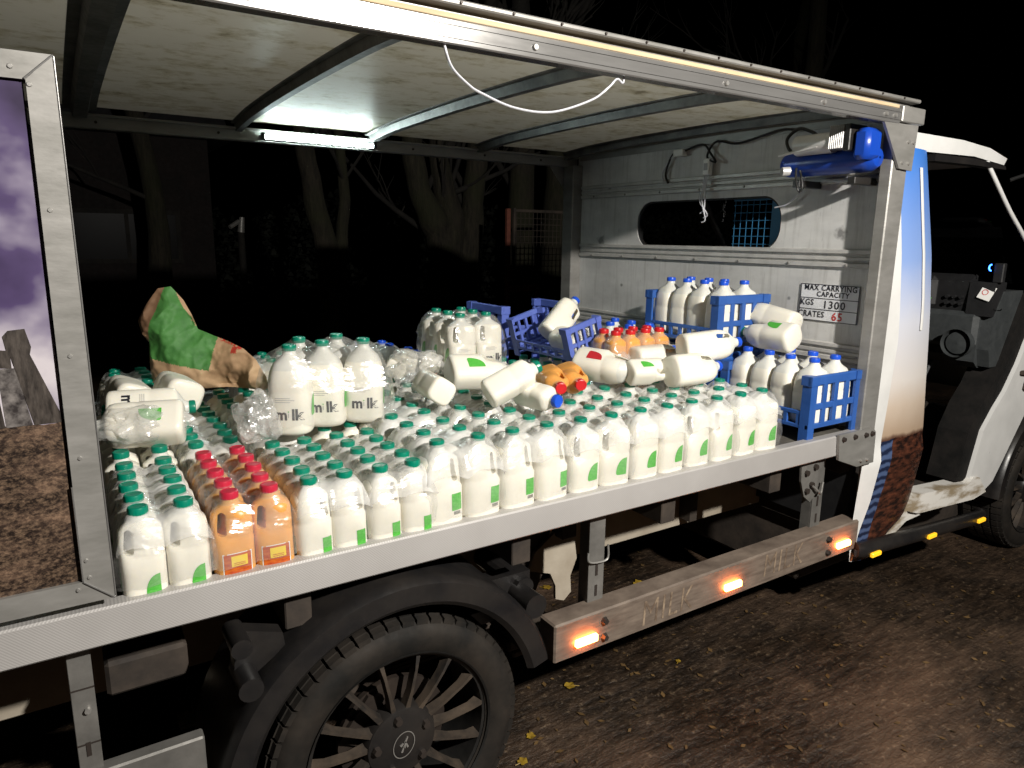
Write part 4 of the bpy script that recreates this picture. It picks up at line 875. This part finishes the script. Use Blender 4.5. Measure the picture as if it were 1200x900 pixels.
pack('2', X2[0:2], range(5), Y2, 'clear film round small milk pack against the picture panel', lab='leaf', handle=-1)
pack('2', X2[2:4], range(5), Y2, 'clear film round orange juice pack', lab='juice', handle=-1, cap='jcap', juice=True)
pack('2', X2[4:6], range(5), Y2, 'clear film round small milk pack right of the juice', lab='rect', handle=1)
pack('2', X2[6:8], range(5), Y2, 'clear film round second small milk pack right of the juice', lab='rect', handle=1)
Y2b = lambda k: Y2(k) + .03
pack('2', X2[0:2], range(5, 9), Y2b, None, lab='leaf', handle=-1)
pack('2', X2[2:4], range(5, 10), Y2b, 'clear film round small milk pack behind the juice', lab='leaf', handle=-1)
pack('2', X2[4:6], range(5, 10), Y2b, 'clear film round small milk pack under three tall bottles', lab='rect', handle=1)
pack('2', X2[6:8], range(5, 10), Y2b, None, lab='rect', handle=1)
for i in range(6):
    xs2 = X4[2 * i:2 * i + 2]; la = 'rect' if i < 2 else 'leaf'
    pack('4', xs2, range(3), Y4, f'clear film round {ordn(i + 1)} front pack of large milk bottles', lab=la, handle=1 if i < 2 else [-1, 0, -1, 0][i - 2], jr=.05 if i < 2 else .16)
for i in range(5):
    pack('4', X4[2 * i:2 * i + 2], range(3, 6), lambda k: Y4(k) + .012, f'clear film round {ordn(i + 1)} rear pack of large milk bottles', lab='leaf', handle=1)
pack('4', X4[10:12], range(3, 5), lambda k: Y4(k) + .012, None, lab='leaf', handle=1)
for i in range(3): pack('4', X4[2 * i:2 * i + 2], range(6, 10), lambda k: Y4(k) + .024, None, lab='leaf', handle=1)

# three tall bottles and their wrapped mates standing on the small ones
TOP2, TOP4 = DZ + .001 + .178, DZ + .001 + .215
bs = []
for i, (x, y, z, r) in enumerate(((.488, .435, TOP2, -.55), (.592, .470, TOP2, -.55), (.700, .462, TOP2, -.5))):
    o = bottle('6', x, y, z + .002, r, lab='milk', handle=0, label=f'tall green capped bottle with black milk wordmark, {["left", "middle", "right"][i]} of three in the wrapped row', group='wrapped row of tall bottles on top'); bs.append((x, y))
for i, (x, y) in enumerate(((.552, .560), (.662, .580))):
    bottle('6', x, y, TOP2 + .002, -.5, lab=None, handle=0, label=f'tall green capped bottle hidden behind {["left", "right"][i]} gap of three milk bottles', group='wrapped row of tall bottles on top'); bs.append((x, y))
def film_free(bots, size, z0, label, rot=0):
    """film for a pack turned on its spot"""
    cx = sum(p[0] for p in bots) / len(bots); cy = sum(p[1] for p in bots) / len(bots); c, s = math.cos(-rot), math.sin(-rot)
    loc = [((x - cx) * c - (y - cy) * s, (x - cx) * s + (y - cy) * c) for x, y in bots]
    o = film(loc, size, z0, label, clear=True); o.location = (cx, cy, 0); o.rotation_euler = (0, 0, rot); return o
film_free(bs, '6', TOP2, 'clear film round the row of three tall milk bottles', -.1)
# second raised pack near the tipped crates
bs = []
for i in range(2):
    for j in range(3):
        x, y = 1.19 + i * .108 + J(.002), .79 + j * .098
        bottle('4', x, y, TOP4 + .001, J(.06), lab='milk', handle=-1, label=f'green capped milk bottle in raised pack by crates, {ordn(j + 1)} row, {["left", "right"][i]} bottle', group='raised pack beside the blue crates'); bs.append((x, y))
film(bs, '4', TOP4, 'clear film round raised pack of six beside blue crates', clear=True)

# loose bottles lying about on the load
def lie(size, base, tip, cap, lab, roll, label, **kw):
    b_, t_ = Vector(base), Vector(tip); return bottle(size, *b_, cap=cap, lab=lab, axis=(t_ - b_), roll=roll, label=label, **kw)
ZL = TOP4 + .046
lie('6', (1.02, .555, ZL + .010), (1.24, .53, ZL), 'gcap', 'top', .7, 'plump green capped bottle lying on its side in front of raised pack')
lie('2', (.99, .265, TOP4 + .042), (1.12, .24, TOP4 + .105), 'gcap', None, .8, 'plain white bottle leaning up to the right with green cap', handle=0)
lie('2', (1.315, .43, TOP4 + .040), (1.25, .26, TOP4 + .034), 'rcap', None, .3, 'loose orange juice bottle lying with red cap, left of two', juice=True, nm='juice_bottle', cat='juice bottle')
lie('2', (1.398, .44, TOP4 + .040), (1.335, .27, TOP4 + .034), 'rcap', None, .3, 'loose orange juice bottle lying with red cap, right of two', juice=True, nm='juice_bottle', cat='juice bottle')
lie('1', (1.115, .285, TOP4 + .036), (1.145, .15, TOP4 + .032), 'bcap', None, .3, 'small loose white bottle lying with blue cap beside leaning bottle', handle=0)
lie('6', (1.52, .53, ZL + .006), (1.615, .33, ZL - .004), 'rcap', 'topred', .6, 'large white bottle lying with bright red cap')
lie('6', (1.72, .46, ZL), (1.95, .445, ZL + .004), 'bcap', None, 1.57, 'blue capped bottle lying with handle up below the upper crate')
lie('6', (1.70, .255, ZL), (1.93, .25, ZL), 'bcap', None, 1.2, 'blue capped bottle lying nearest the deck edge')
lie('6', (1.83, .335, ZL + .055), (2.04, .27, ZL + .075), 'bcap', None, 1.4, 'blue capped bottle lying on top of another near right crate')

lie('4', (1.80, .60, ZL), (1.93, .55, ZL + .01), 'bcap', None, .6, 'white bottle lying half hidden behind the handle up bottle', handle=1)
lie('2', (1.585, .335, TOP4 + .040), (1.70, .315, TOP4 + .040), 'gcap', 'top', .6, 'small bottle lying beside the red capped bottle', handle=1)
lie('2', (.90, .36, TOP4 + .042), (.91, .53, TOP4 + .046), 'bcap', None, .6, 'small bottle lying base towards camera left of the plump bottle', handle=0)
# ------------------------------------------------------------------ crates
def crate_meshes(mat):
    LX, LY, H = .300, .400, .24; P = {}
    e = MB(); e.bev(-.004, LX + .004, 0, .016, .205, .24, .004).bev(0.03, LX - .03, .002, .013, .118, .140, .002).bev(0, LX, .001, .014, .050, .068, .002).bev(0.02, LX - .02, .002, .013, 0, .014, .002)
    P['end_panel'] = [e.mesh('end_panel', mat), (0, 0, 0)]
    sl = MB()
    for x in (.085, .15, .215): sl.bev(x - .011, x + .011, .0, .014, .06, .21, .002)
    P['slat_row'] = sl
    s = MB(); s.bev(.001, .013, .03, LY - .03, .098, .112, .002).bev(.001, .013, .03, LY - .03, .050, .064, .002)
    for k in range(7):
        y = .045 + k * .0517; s.bev(.002, .012, y - .008, y + .008, .06, .102, .001)
    P['side_rail'] = [s.mesh('side_rail', mat), 0]
    c = MB(); c.prism([(0, 0), (.036, 0), (.036, .010), (.012, .012), (.010, .036), (0, .036)], 0.0, .205, 'xy')
    c.prism([(-.004, -.003), (.040, -.003), (.040, .018), (.018, .040), (-.004, .040)], .2055, .2385, 'xy')
    P['corner_post'] = [c.mesh('corner_post', mat), 0]
    fl_ = MB()
    for k in range(7): fl_.box(.012, LX - .012, .02 + k * .057, .038 + k * .057, .050, .056)
    for k in range(5): fl_.box(.02 + k * .06, .036 + k * .06, .012, LY - .012, .0495, .0555)
    P['floor_grid'] = [fl_.mesh('floor_grid', mat), 0]
    bar = MB().bev(-.011, .011, .0, .014, .06, .21, .002).mesh('slat', mat)
    return P, bar, LX, LY
CR = {k: crate_meshes(k) for k in ('crate', 'crate_b')}
def crate(x, y, z, rot, mat, label, sz=1.0):
    P, bar, LX, LY = CR[mat]; E_ = empty('milk_crate', (x, y, z), label, 'crate', 'blue plastic milk crates'); E_.rotation_euler = (0, 0, rot); E_.scale = (1, 1, sz)
    def put(nm, me, loc, rz): o = link(nm, me, E_, loc); o.rotation_euler = (0, 0, rz)
    put('end_panel', P['end_panel'][0], (0, 0, 0), 0); put('end_panel', P['end_panel'][0], (LX, LY, 0), PI)
    for x_ in (.085, .15, .215): put('slat', bar, (x_, 0, 0), 0); put('slat', bar, (LX - x_, LY, 0), PI)
    put('side_rail', P['side_rail'][0], (0, 0, 0), 0); put('side_rail', P['side_rail'][0], (LX, LY, 0), PI)
    for lx, ly, rz in ((0, 0, 0), (LX, 0, PI / 2), (LX, LY, PI), (0, LY, -PI / 2)): put('corner_post', P['corner_post'][0], (lx, ly, .0006), rz)
    put('floor_grid', P['floor_grid'][0], (0, 0, 0), 0); return E_
crate(2.150, .024, DZ, 0, 'crate', 'blue crate of blue capped milk standing at the deck edge')
crate(2.130, .440, DZ, 0, 'crate', 'blue crate under the upper crate of milk by the bulkhead', 1.02)
crate(2.130, .440, DZ + .2465, 0, 'crate', 'blue crate of tall milk bottles, top of its stack against bulkhead')
for i in range(3): pack('4', [X4[7 + i]], range(6, 11), lambda k: Y4(k) + .024, None, lab=None, handle=0)
tc = crate(1.575, .62, TOP4 + .002, 0, 'crate_b', 'tipped faded blue crate holding a loose bottle and crumpled film'); tc.scale = (.55, 1, .66); tc.rotation_euler = (0, -.28, 0)
crate(1.580, 1.435, DZ, -PI / 2, 'crate_b', 'faded blue crate underneath the empty end-on crate', .70)
crate(1.580, 1.435, DZ + .1685, -PI / 2, 'crate_b', 'empty faded blue crate with its tall slatted end facing left')
BF = .057
for nm_, cx, cy, cz, lb in (('deck edge crate', 2.15, .024, DZ, 'in blue crate at the deck edge'), ('upper crate', 2.13, .44, DZ + .2465, 'in upper blue crate by bulkhead')):
    for i in range(2):
        for j in range(4 if True else 3):
            if j > 3: continue
            bottle('5', cx + .085 + i * .125, cy + .056 + j * .0965, cz + BF, PI / 2 * 0 + J(.08), cap='bcap', lab=None, handle=0, label=f'blue capped bottle {lb}, {ordn(j + 1)} from near end, {["left", "right"][i]} row', group='blue capped bottles in the ' + nm_)
# two lying on top of the deck edge crate
zt = DZ + BF + .235
lie('6', (2.30, .215, zt + .049), (2.29, .45, zt + .049), 'gcap', 'top', -.5, 'green capped bottle lying on crate bottles, leaf label up', handle=1)
lie('6', (2.40, .285, zt + .085), (2.375, .51, zt + .125), 'gcap', None, .3, 'green capped bottle lying behind another against the bulkhead', handle=1)
# loose in the middle crate
lie('4', (1.63, .86, TOP4 + .10), (1.72, .88, TOP4 + .175), 'bcap', None, 1.0, 'white bottle with blue cap sticking up out of faded crate', handle=1)
lie('4', (1.655, .66, TOP4 + .085), (1.655, .86, TOP4 + .085), 'gcap', None, 1.0, 'white bottle lying in the bottom of faded crate', handle=0)
# bottle ends showing in the lower crate of the stack
for i in range(3): lie('6', (2.05, .50 + i * .115, DZ + .225), (2.28, .50 + i * .115, DZ + .20), 'bcap', None, .5 * i, f'bottle lying base outwards in lower crate, {["nearest", "middle", "farthest"][i]} of three', handle=0, group='bottles lying in the lower crate')
# small juice pack in front of the middle crates, and blue capped ones behind it
bs = []
for i in range(4):
    for j in range(2):
        x, y = 1.66 + i * .072, .52 + j * .068
        if 1 : bottle('1', x + .02, y - .005 + .0, TOP4 + .001, J(.1), cap='rcap', lab=None, juice=True, handle=0, nm='juice_bottle', cat='juice bottle', label=f'small red capped juice bottle in wrapped tray, {ordn(i + 1)} along, {["front", "back"][j]} row', group='small juice bottles in the wrapped tray'); bs.append((x + .02, y - .005))
film(bs, '1', TOP4, 'clear film round small tray of red capped juice', zlow=.01, clear=True)
for i in range(2):
    for j in range(3): bottle('6', 1.955 + i * .115 - .01, .74 + j * .105, DZ + .12, J(.1), cap='bcap', lab=None, handle=0, label=f'blue capped bottle behind the juice tray, {ordn(j + 1)} back, {["left", "right"][i]} row', group='blue capped bottles behind the juice tray')
tag(MB().bev(1.885, 2.125, .67, 1.02, DZ + .0005, DZ + .119, .005).build('wrapped_carton', 'kraft'), 'brown carton under the blue capped bottles behind juice tray', 'carton')

# left rear: packs behind the small bottles, lying wrapped bottles, paper sack, film clumps
bs = []
for i in range(2):
    for j in range(5):
        x, y = .135 + i * .086, 1.12 + j * .082
        bottle('4', x, y, DZ + .001, J(.05), lab='leaf', handle=0, label=f'green capped bottle in pack left of sack, {ordn(j + 1)} back, {["left", "right"][i]} row', group='rear pack left of the paper sack'); bs.append((x, y))
film(bs, '4', DZ, 'clear film round rear pack left of the paper sack')
bs = []
for i in range(4):
    for j in range(3):
        x, y = .60 + i * .082, 1.42 + j * .085
        bottle('4', x, y, DZ + .001, J(.05), lab=None, handle=0, label=f'green capped bottle in pack behind sack, {ordn(i + 1)} across, {ordn(j + 1)} back', group='rear pack behind the sack'); bs.append((x, y))
film(bs, '4', DZ, 'clear film round rear pack behind the sack')
for q, (x0, y0, lb) in enumerate(((.98, 1.45, 'behind the row of tall bottles'), (1.22, 1.22, 'right of the tall bottles'))):
    bs = []
    for i in range(3):
        for j in range(2):
            x, y = x0 + i * .108, y0 + j * .095
            bottle('6', x, y, DZ + .001, J(.05), cap='bcap', lab=None, handle=0, label=f'blue capped bottle {lb}, {ordn(i + 1)} across, {["front", "back"][j]} row', group='blue capped rear pack ' + lb); bs.append((x, y))
    film(bs, '6', DZ, f'clear film round blue capped pack {lb}')
lie('4', (.235, .50, TOP2 + .048), (.045, .545, TOP2 + .048), 'gcap', 'top', -.8, 'wrapped milk bottle lying with green cap towards picture panel', handle=0)
lie('4', (.075, .70, TOP2 + .047), (.27, .665, TOP2 + .047), 'gcap', 'milk', .9, 'milk bottle lying with its wordmark turned sideways', handle=0)
for i in range(2): lie('4', (.15 + i * .13, .80, TOP2 + .05), (.13 + i * .13, 1.0, TOP2 + .052), 'gcap', None, .4, f'milk bottle lying base towards camera in front of sack, {["left", "right"][i]} of two', handle=0, group='bottles lying in front of the sack')
pack('2', X2[0:4], range(10, 13), Y2b, None, lab=None, handle=0)
pack('2', X2[4:8], range(10, 14), Y2b, None, lab=None, handle=0)

def crumple(loc, size, seed, label, mat='clump', nm='film_clump', cat='plastic film', rough=.45):
    bm = bmesh.new(); bmesh.ops.create_icosphere(bm, subdivisions=5, radius=1)
    for v in bm.verts:
        p = v.co.copy(); n1 = noise.noise(p * 1.3 + Vector((seed, 0, 0))); n2 = 1 - abs(noise.noise(p * 2.6 + Vector((0, seed, 0)))) * 2; n3 = 1 - abs(noise.noise(p * 6.5 + Vector((0, 0, seed)))) * 2
        r = 1 + rough * n1 + .15 * (n2 - .5) + .035 * (n3 - .5); q = p * r; v.co = Vector((q.x * size[0], q.y * size[1], max(q.z, -.8) * size[2]))
    me = bpy.data.meshes.new(nm); bm.to_mesh(me); bm.free(); me.materials.append(MT[mat]); me.polygons.foreach_set('use_smooth', [True] * len(me.polygons)); me.set_sharp_from_angle(angle=math.radians(38))
    return tag(link(nm, me, None, loc), label, cat, 'crumpled film on the load')
crumple((.392, .40, TOP2 + .056), (.052, .045, .066), 3.1, 'upright crumpled clear film bag left of the three tall bottles')
crumple((.905, .54, TOP4 + .028), (.070, .055, .034), 5.7, 'crumpled clear film wrap right of the three tall bottles')
crumple((1.00, .76, TOP4 + .05), (.095, .08, .055), 9.2, 'creamy crumpled film bundle between tall bottles and raised pack')
crumple((.13, .52, TOP2 + .055), (.10, .06, .052), 2.2, 'loose film over the lying bottle by picture panel')
crumple((1.655, .70, TOP4 + .13), (.05, .05, .03), 7.4, 'crumpled film and packs inside the faded crate')
crumple((1.68, .50, ZL - .0), (.055, .05, .035), 11.3, 'crumpled film wrap between red capped bottle and blue capped bottle')
for k, (x, y) in enumerate(((.93, .74), (1.0, .80), (1.06, .74))):
    lie('1', (x, y + .03, TOP4 + .038), (x + .05, y + .13, TOP4 + .04), 'bcap', None, .3, f'small cream bottle inside the crumpled bundle, {["left", "middle", "right"][k]} of three', handle=0, group='small bottles in the creamy bundle')

# brown paper sack
def sack():
    u = Vector((.8552, -.5183, 0)); n = Vector((-.5183, -.8552, 0)); p0 = Vector((.24, 1.20, 1.052))
    out = [(-.03, .231), (-.007, .269), (.041, .337), (.078, .343), (.113, .298), (.137, .247), (.153, .201), (.203, .179), (.253, .162), (.308, .139), (.349, .104), (.38, .045), (.389, .010), (.365, -.004), (.314, .0), (.233, .003), (.155, .0), (.069, .006), (-.007, .012), (-.008, .072), (0, .16), (-.021, .183)]
    green = [(.078, .35), (.153, .201), (.216, .173), (.191, .065), (.104, .088), (-.002, .110), (.002, .16), (.033, .252), (.062, .345)]
    def inside(pt, poly):
        x, y = pt; c = False
        for i in range(len(poly)):
            (x1, y1), (x2, y2) = poly[i], poly[i - 1]
            if (y1 > y) != (y2 > y) and x < (x2 - x1) * (y - y1) / (y2 - y1) + x1: c = not c
        return c
    def dist(pt):
        p = Vector(pt); d = 9
        for i in range(len(out)):
            a, b_ = Vector(out[i]), Vector(out[i - 1]); ab = b_ - a; t = max(0, min(1, (p - a).dot(ab) / ab.length_squared)); d = min(d, (p - a - ab * t).length)
        return d
    bm = bmesh.new(); fc = bm.faces.new([bm.verts.new((a, b_, 0)) for a, b_ in out]); bmesh.ops.triangulate(bm, faces=[fc])
    for L in (.09, .045, .022, .011, .0065):
        es = [e for e in bm.edges if e.calc_length() > L]
        bmesh.ops.subdivide_edges(bm, edges=es, cuts=1); bmesh.ops.triangulate(bm, faces=bm.faces[:])
    bm.verts.index_update(); pts = [v.co.copy() for v in bm.verts]; tri = [[v.index for v in f.verts] for f in bm.faces]; bm.free()
    b = MB()
    for side in (1, -1):
        vs = []
        for p in pts:
            d = dist((p.x, p.y)); bul = .055 * (1 - math.exp(-d / .035)) * (.6 if side > 0 else 1.0)
            cr = .022 * (1 - abs(noise.noise(Vector((p.x * 6 + 4, p.y * 6, side)))) * 2) + .011 * (1 - abs(noise.noise(Vector((p.x * 15, p.y * 15 + 7, side)))) * 2) + .0035 * noise.noise(Vector((p.x * 55, p.y * 55, 2)))
            fold = .035 * math.sin(p.x * 19 + p.y * 6); h = side * bul + (cr - .02) * min(1, d / .012) + fold * .5
            vs.append(p0 + u * p.x + Vector((0, 0, 1)) * p.y + n * h)
        for t in tri:
            c = sum((pts[i] for i in t), Vector()) / 3; pt = (c.x, c.y); mi = 0
            if side > 0:
                if c.x < .036 + (c.y - .16) * .22 and c.y > .13 and not inside(pt, green): mi = 1
                elif inside(pt, green): mi = 2
                elif (.268 < c.x < .287 and .125 < c.y < .145) or (.225 < c.x < .30 and abs(c.y - (.168 - (c.x - .225) * .38)) < .004 and noise.noise(c * 140) > -.1): mi = 3
            b.add([vs[i] for i in t], [(0, 1, 2)], mi)
    me = b.mesh('paper_sack', ['kraft', 'kraft_in', 'kraft_green', 'kraft_red'])
    bm = bmesh.new(); bm.from_mesh(me); bmesh.ops.remove_doubles(bm, verts=bm.verts, dist=1e-5); bmesh.ops.recalc_face_normals(bm, faces=bm.faces); bm.to_mesh(me); bm.free()
    me.polygons.foreach_set('use_smooth', [True] * len(me.polygons)); me.set_sharp_from_angle(angle=math.radians(32))
    return tag(link('paper_sack', me), 'crumpled brown paper sack with big green print lying on bottles', 'paper sack')
sack()

# ------------------------------------------------------------------ background
def branch(b, p, d, r, L, depth, rng, n=5):
    pts = [Vector(p)]; rad = [r]; d = Vector(d).normalized()
    for i in range(n):
        d = (d + Vector((rng.uniform(-.14, .14), rng.uniform(-.14, .14), rng.uniform(-.05, .12)))).normalized(); pts.append(pts[-1] + d * L / n); rad.append(r * (1 - .6 * (i + 1) / n))
    b.tube(pts, r, 7 if r > .03 else 5, taper=rad)
    if depth > 0:
        for k in range(rng.randint(3, 5)):
            i = rng.randint(1, n); dd = (d + Vector((rng.uniform(-1, 1), rng.uniform(-1, 1), rng.uniform(-.1, .7)))).normalized()
            branch(b, pts[i], dd, rad[i] * .6, L * rng.uniform(.45, .7), depth - 1, rng, n)
def tree(x, y, stems, label, seed, mat='bark', group='bare trees behind the truck'):
    rng = random.Random(seed); E_ = empty('bare_tree', (x, y, GZ), label, 'tree', group)
    tk = MB(); cr = MB()
    for (pts, r0, r1) in stems:
        P_ = smooth_path([Vector((x, y, GZ)) + Vector(p) for p in pts], 6); m = len(P_)
        P_ = [p + Vector((noise.noise(p * 3), noise.noise(p * 3 + Vector((9, 0, 0))), 0)) * .03 for p in P_]
        tk.tube(P_, r0, 12, taper=[(r0 + (r1 - r0) * i / (m - 1)) * (1 + .12 * noise.noise(p * 6)) for i, p in enumerate(P_)])
        for k in range(6):
            i = rng.randint(int(m * .45), m - 1); branch(cr, P_[i], (rng.uniform(-1, 1), rng.uniform(-.6, .6), rng.uniform(.2, 1)), r1 * .45, rng.uniform(.9, 1.8), 2, rng)
        branch(cr, P_[-1], P_[-1] - P_[-2], r1 * .95, 2.2, 3, rng)
    tk.build('trunk', mat, E_, 60); cr.build('branches', 'twig', E_, 60)
tree(2.50, 6.2, [([(0, 0, 0), (.02, 0, .8), (.0, 0, 1.4), (-.14, 0, 2.1), (-.25, 0, 2.9), (-.3, 0, 4.2)], .16, .07), ([(.1, 0, 0), (.12, 0, 1.2), (.2, 0, 2.0), (.15, .1, 3.2)], .10, .04)], 'bare forked tree with two thin trunks left of the pollarded one', 3)
tree(3.80, 6.0, [([(0, 0, 0), (0, 0, .9), (.0, 0, 1.5), (-.16, 0, 1.85), (-.34, 0, 2.3), (-.42, 0, 3.4)], .26, .09), ([(.0, 0, .4), (.02, 0, 1.2), (.10, 0, 1.8), (-.02, 0, 2.3), (-.06, .1, 3.6)], .22, .08), ([(.15, 0, 0), (.3, 0, 1.2), (.42, 0, 2.2), (.5, 0, 3.8)], .20, .09)], 'pollarded mossy tree with thick splitting limbs behind the load', 5)
tree(5.02, 6.2, [([(0, 0, 0), (0, 0, 2), (-.05, 0, 4.2)], .21, .12)], 'straight mossy trunk, left of two beside the bulkhead', 8)
tree(5.75, 6.5, [([(0, 0, 0), (.05, 0, 2), (.02, 0, 4.2)], .26, .14)], 'straight mossy trunk, right of two beside the bulkhead', 9)
tree(1.0, 8.5, [([(0, 0, 0), (.1, 0, 2), (-.3, 0, 4.5)], .17, .07)], 'bare leaning tree by the dark house', 12)
tree(9.5, 5.5, [([(0, 0, 0), (.2, 0, 2.5), (.1, 0, 6.0)], .2, .1)], 'bare tree beyond the cab roof', 15)
tree(12.5, 8.0, [([(0, 0, 0), (-.2, 0, 2.5), (.3, 0, 6.5)], .22, .1)], 'bare tree farther right beyond the cab', 17)
tree(7.2, 8.5, [([(0, 0, 0), (.1, 0, 2.5), (-.1, 0, 6.0)], .2, .1)], 'bare tree above the front of the roof', 19)
# dark house at the left
HS = empty('house', (.6, 10.5, GZ), 'dark brick house with a dim window behind the load', 'building')
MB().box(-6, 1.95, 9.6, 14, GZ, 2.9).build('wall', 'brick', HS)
MB().prism([(-6.3, 2.85), (2.25, 2.85), (2.25, 2.95), (-6.3, 2.95)], 9.3, 14.2).prism([(9.25, 2.9), (14.3, 2.9), (11.7, 4.6)], -6.3, 2.2, 'yz').build('roof', 'slate', HS)
wf = MB().box(.17, 1.52, 9.57, 9.6, 1.16, 1.22).box(.17, 1.52, 9.57, 9.6, 1.82, 1.88).box(.17, .23, 9.57, 9.6, 1.22, 1.82).box(1.46, 1.52, 9.57, 9.6, 1.22, 1.82).box(.83, .88, 9.57, 9.6, 1.22, 1.82).build('window', 'twig', HS)
MB().box(.23, .83, 9.58, 9.59, 1.22, 1.82).build('pane', 'glassdark', wf); MB().box(.88, 1.46, 9.58, 9.59, 1.22, 1.82).build('pane', 'glassdark', wf)
# pale standpipe that catches the light left of the trees
sp = empty('standpipe', (2.18, 8.9, GZ), 'pale standpipe catching the light by the house corner', 'standpipe')
MB().cyl((2.18, 8.9, GZ), (2.18, 8.9, 1.62), .05, .045, 10).build('pipe', 'twig', sp, 40)
MB().cyl((2.18, 8.9, 1.60), (2.2, 8.88, 1.80), .05, .035, 10).cyl((2.15, 8.86, 1.74), (2.02, 8.8, 1.66), .03, n=8).build('pipe_head', 'alu', sp, 40)
# rusty frame with a wire basket behind the far side
RF = empty('rusty_frame', (4.05, 4.6, GZ), 'rusty red steel frame with wire basket beside the bulkhead post', 'frame')
for x, z1 in ((3.80, 1.85), (4.17, 1.10)): MB().bev(x - .022, x + .022, 4.58, 4.62, GZ, z1, .004).build('upright', 'rust', RF)
MB().bev(3.822, 4.148, 4.582, 4.618, 1.03, 1.10, .004).build('crossbar', 'rust', RF)
bk_ = MB().bev(3.90, 4.50, 4.62, 4.65, 1.82, 1.85, .004).bev(3.90, 4.50, 4.62, 4.65, 1.14, 1.17, .004).box(3.88, 3.905, 4.62, 4.65, 1.13, 1.86).build('basket_frame', 'chassis', RF)
for k in range(12): MB().box(3.92 + k * .05, 3.925 + k * .05, 4.63, 4.635, 1.17, 1.82).build('basket_wire', 'chassis', bk_)
for k in range(10): MB().box(3.90, 4.50, 4.6355, 4.640, 1.22 + k * .06, 1.225 + k * .06).build('basket_wire', 'chassis', bk_)
# dark hedge closing the yard
hb = MB(); rng = random.Random(4)
for i in range(26000):
    x = rng.uniform(-14, 24); y = 12.2 + rng.uniform(-.5, .9); hmax = 2.3 + .7 * noise.noise(Vector((x * .5, 0, 0))) + .3 * noise.noise(Vector((x * 2.1, 3, 0))); z = GZ + hmax * rng.random() ** .8
    s = rng.uniform(.03, .07); q = Matrix.Translation((x, y, z)) @ Matrix.Rotation(rng.uniform(0, 6.3), 4, 'Z') @ Matrix.Rotation(rng.uniform(-1.2, 1.2), 4, 'X')
    hb.add([q @ Vector(p) for p in ((-s, 0, -s * .5), (s, 0, -s * .5), (s * .3, 0, s), (-s * .4, 0, s * .8))], [(0, 1, 2, 3)])
me = bpy.data.meshes.new('hedge'); me.from_pydata(hb.v, [], hb.f)
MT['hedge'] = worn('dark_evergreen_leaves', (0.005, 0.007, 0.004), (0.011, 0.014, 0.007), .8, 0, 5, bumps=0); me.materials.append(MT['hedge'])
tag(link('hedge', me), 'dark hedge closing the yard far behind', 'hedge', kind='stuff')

# fallen leaves: the ones that can be picked out, and the litter
def leaf_shape(s, rng):
    b = MB(); pts = []; n = 14
    for i in range(n):
        a = 2 * PI * i / n; r = s * (.62 + .38 * abs(math.cos(a * 2.5)) + rng.uniform(-.06, .06)); pts.append((r * math.cos(a), r * math.sin(a), .004 + rng.uniform(0, .25) * s * abs(math.cos(a))))
    return b.add([(0, 0, .003)] + pts, [(0, 1 + i, 1 + (i + 1) % n) for i in range(n)]).tube([(-s * .6, 0, .004), (-s * 1.6, s * .3, .003)], .0015, 4)
rng = random.Random(2)
for (x, y, s, lb) in ((2.187, .848, .030, 'curled yellow leaf on the ground under truck, behind the guard bar'), (1.43, .40, .022, 'yellow leaf on wet ground right of the wheel'), (1.16, .255, .017, 'small yellow leaf on ground close to the tyre'), (1.075, .175, .018, 'yellow leaf on ground touching the picture bottom edge by tyre'), (1.79, 1.045, .022, 'yellow leaf in the shade behind the spring hanger'), (1.885, .30, .012, 'tiny yellow leaf on ground below the guard bar')):
    o = leaf_shape(s, rng).build('fallen_leaf', 'leaf'); o.location = (x, y, GZ + .002); o.rotation_euler = (0, 0, rng.uniform(0, 6)); tag(o, lb, 'leaf', 'yellow leaves on the ground')
lt_ = MB()
for i in range(1500):
    x = rng.uniform(.7, 5.5); y = rng.uniform(-2.2, 1.4); s = rng.uniform(.004, .013); q = Matrix.Translation((x, y, GZ + .004)) @ Matrix.Rotation(rng.uniform(0, 6.3), 4, 'Z') @ Matrix.Rotation(rng.uniform(-.4, .4), 4, 'X')
    lt_.add([q @ Vector(p) for p in ((-s * 1.4, 0, 0), (-s * .2, -s * .7, .001), (s * 1.3, 0, .002), (s * .1, s * .65, .001))], [(0, 1, 2, 3)])
tag(lt_.build('leaf_litter', 'leafbrown'), 'scraps of brown leaf trodden into the wet ground', 'leaf litter', kind='stuff')
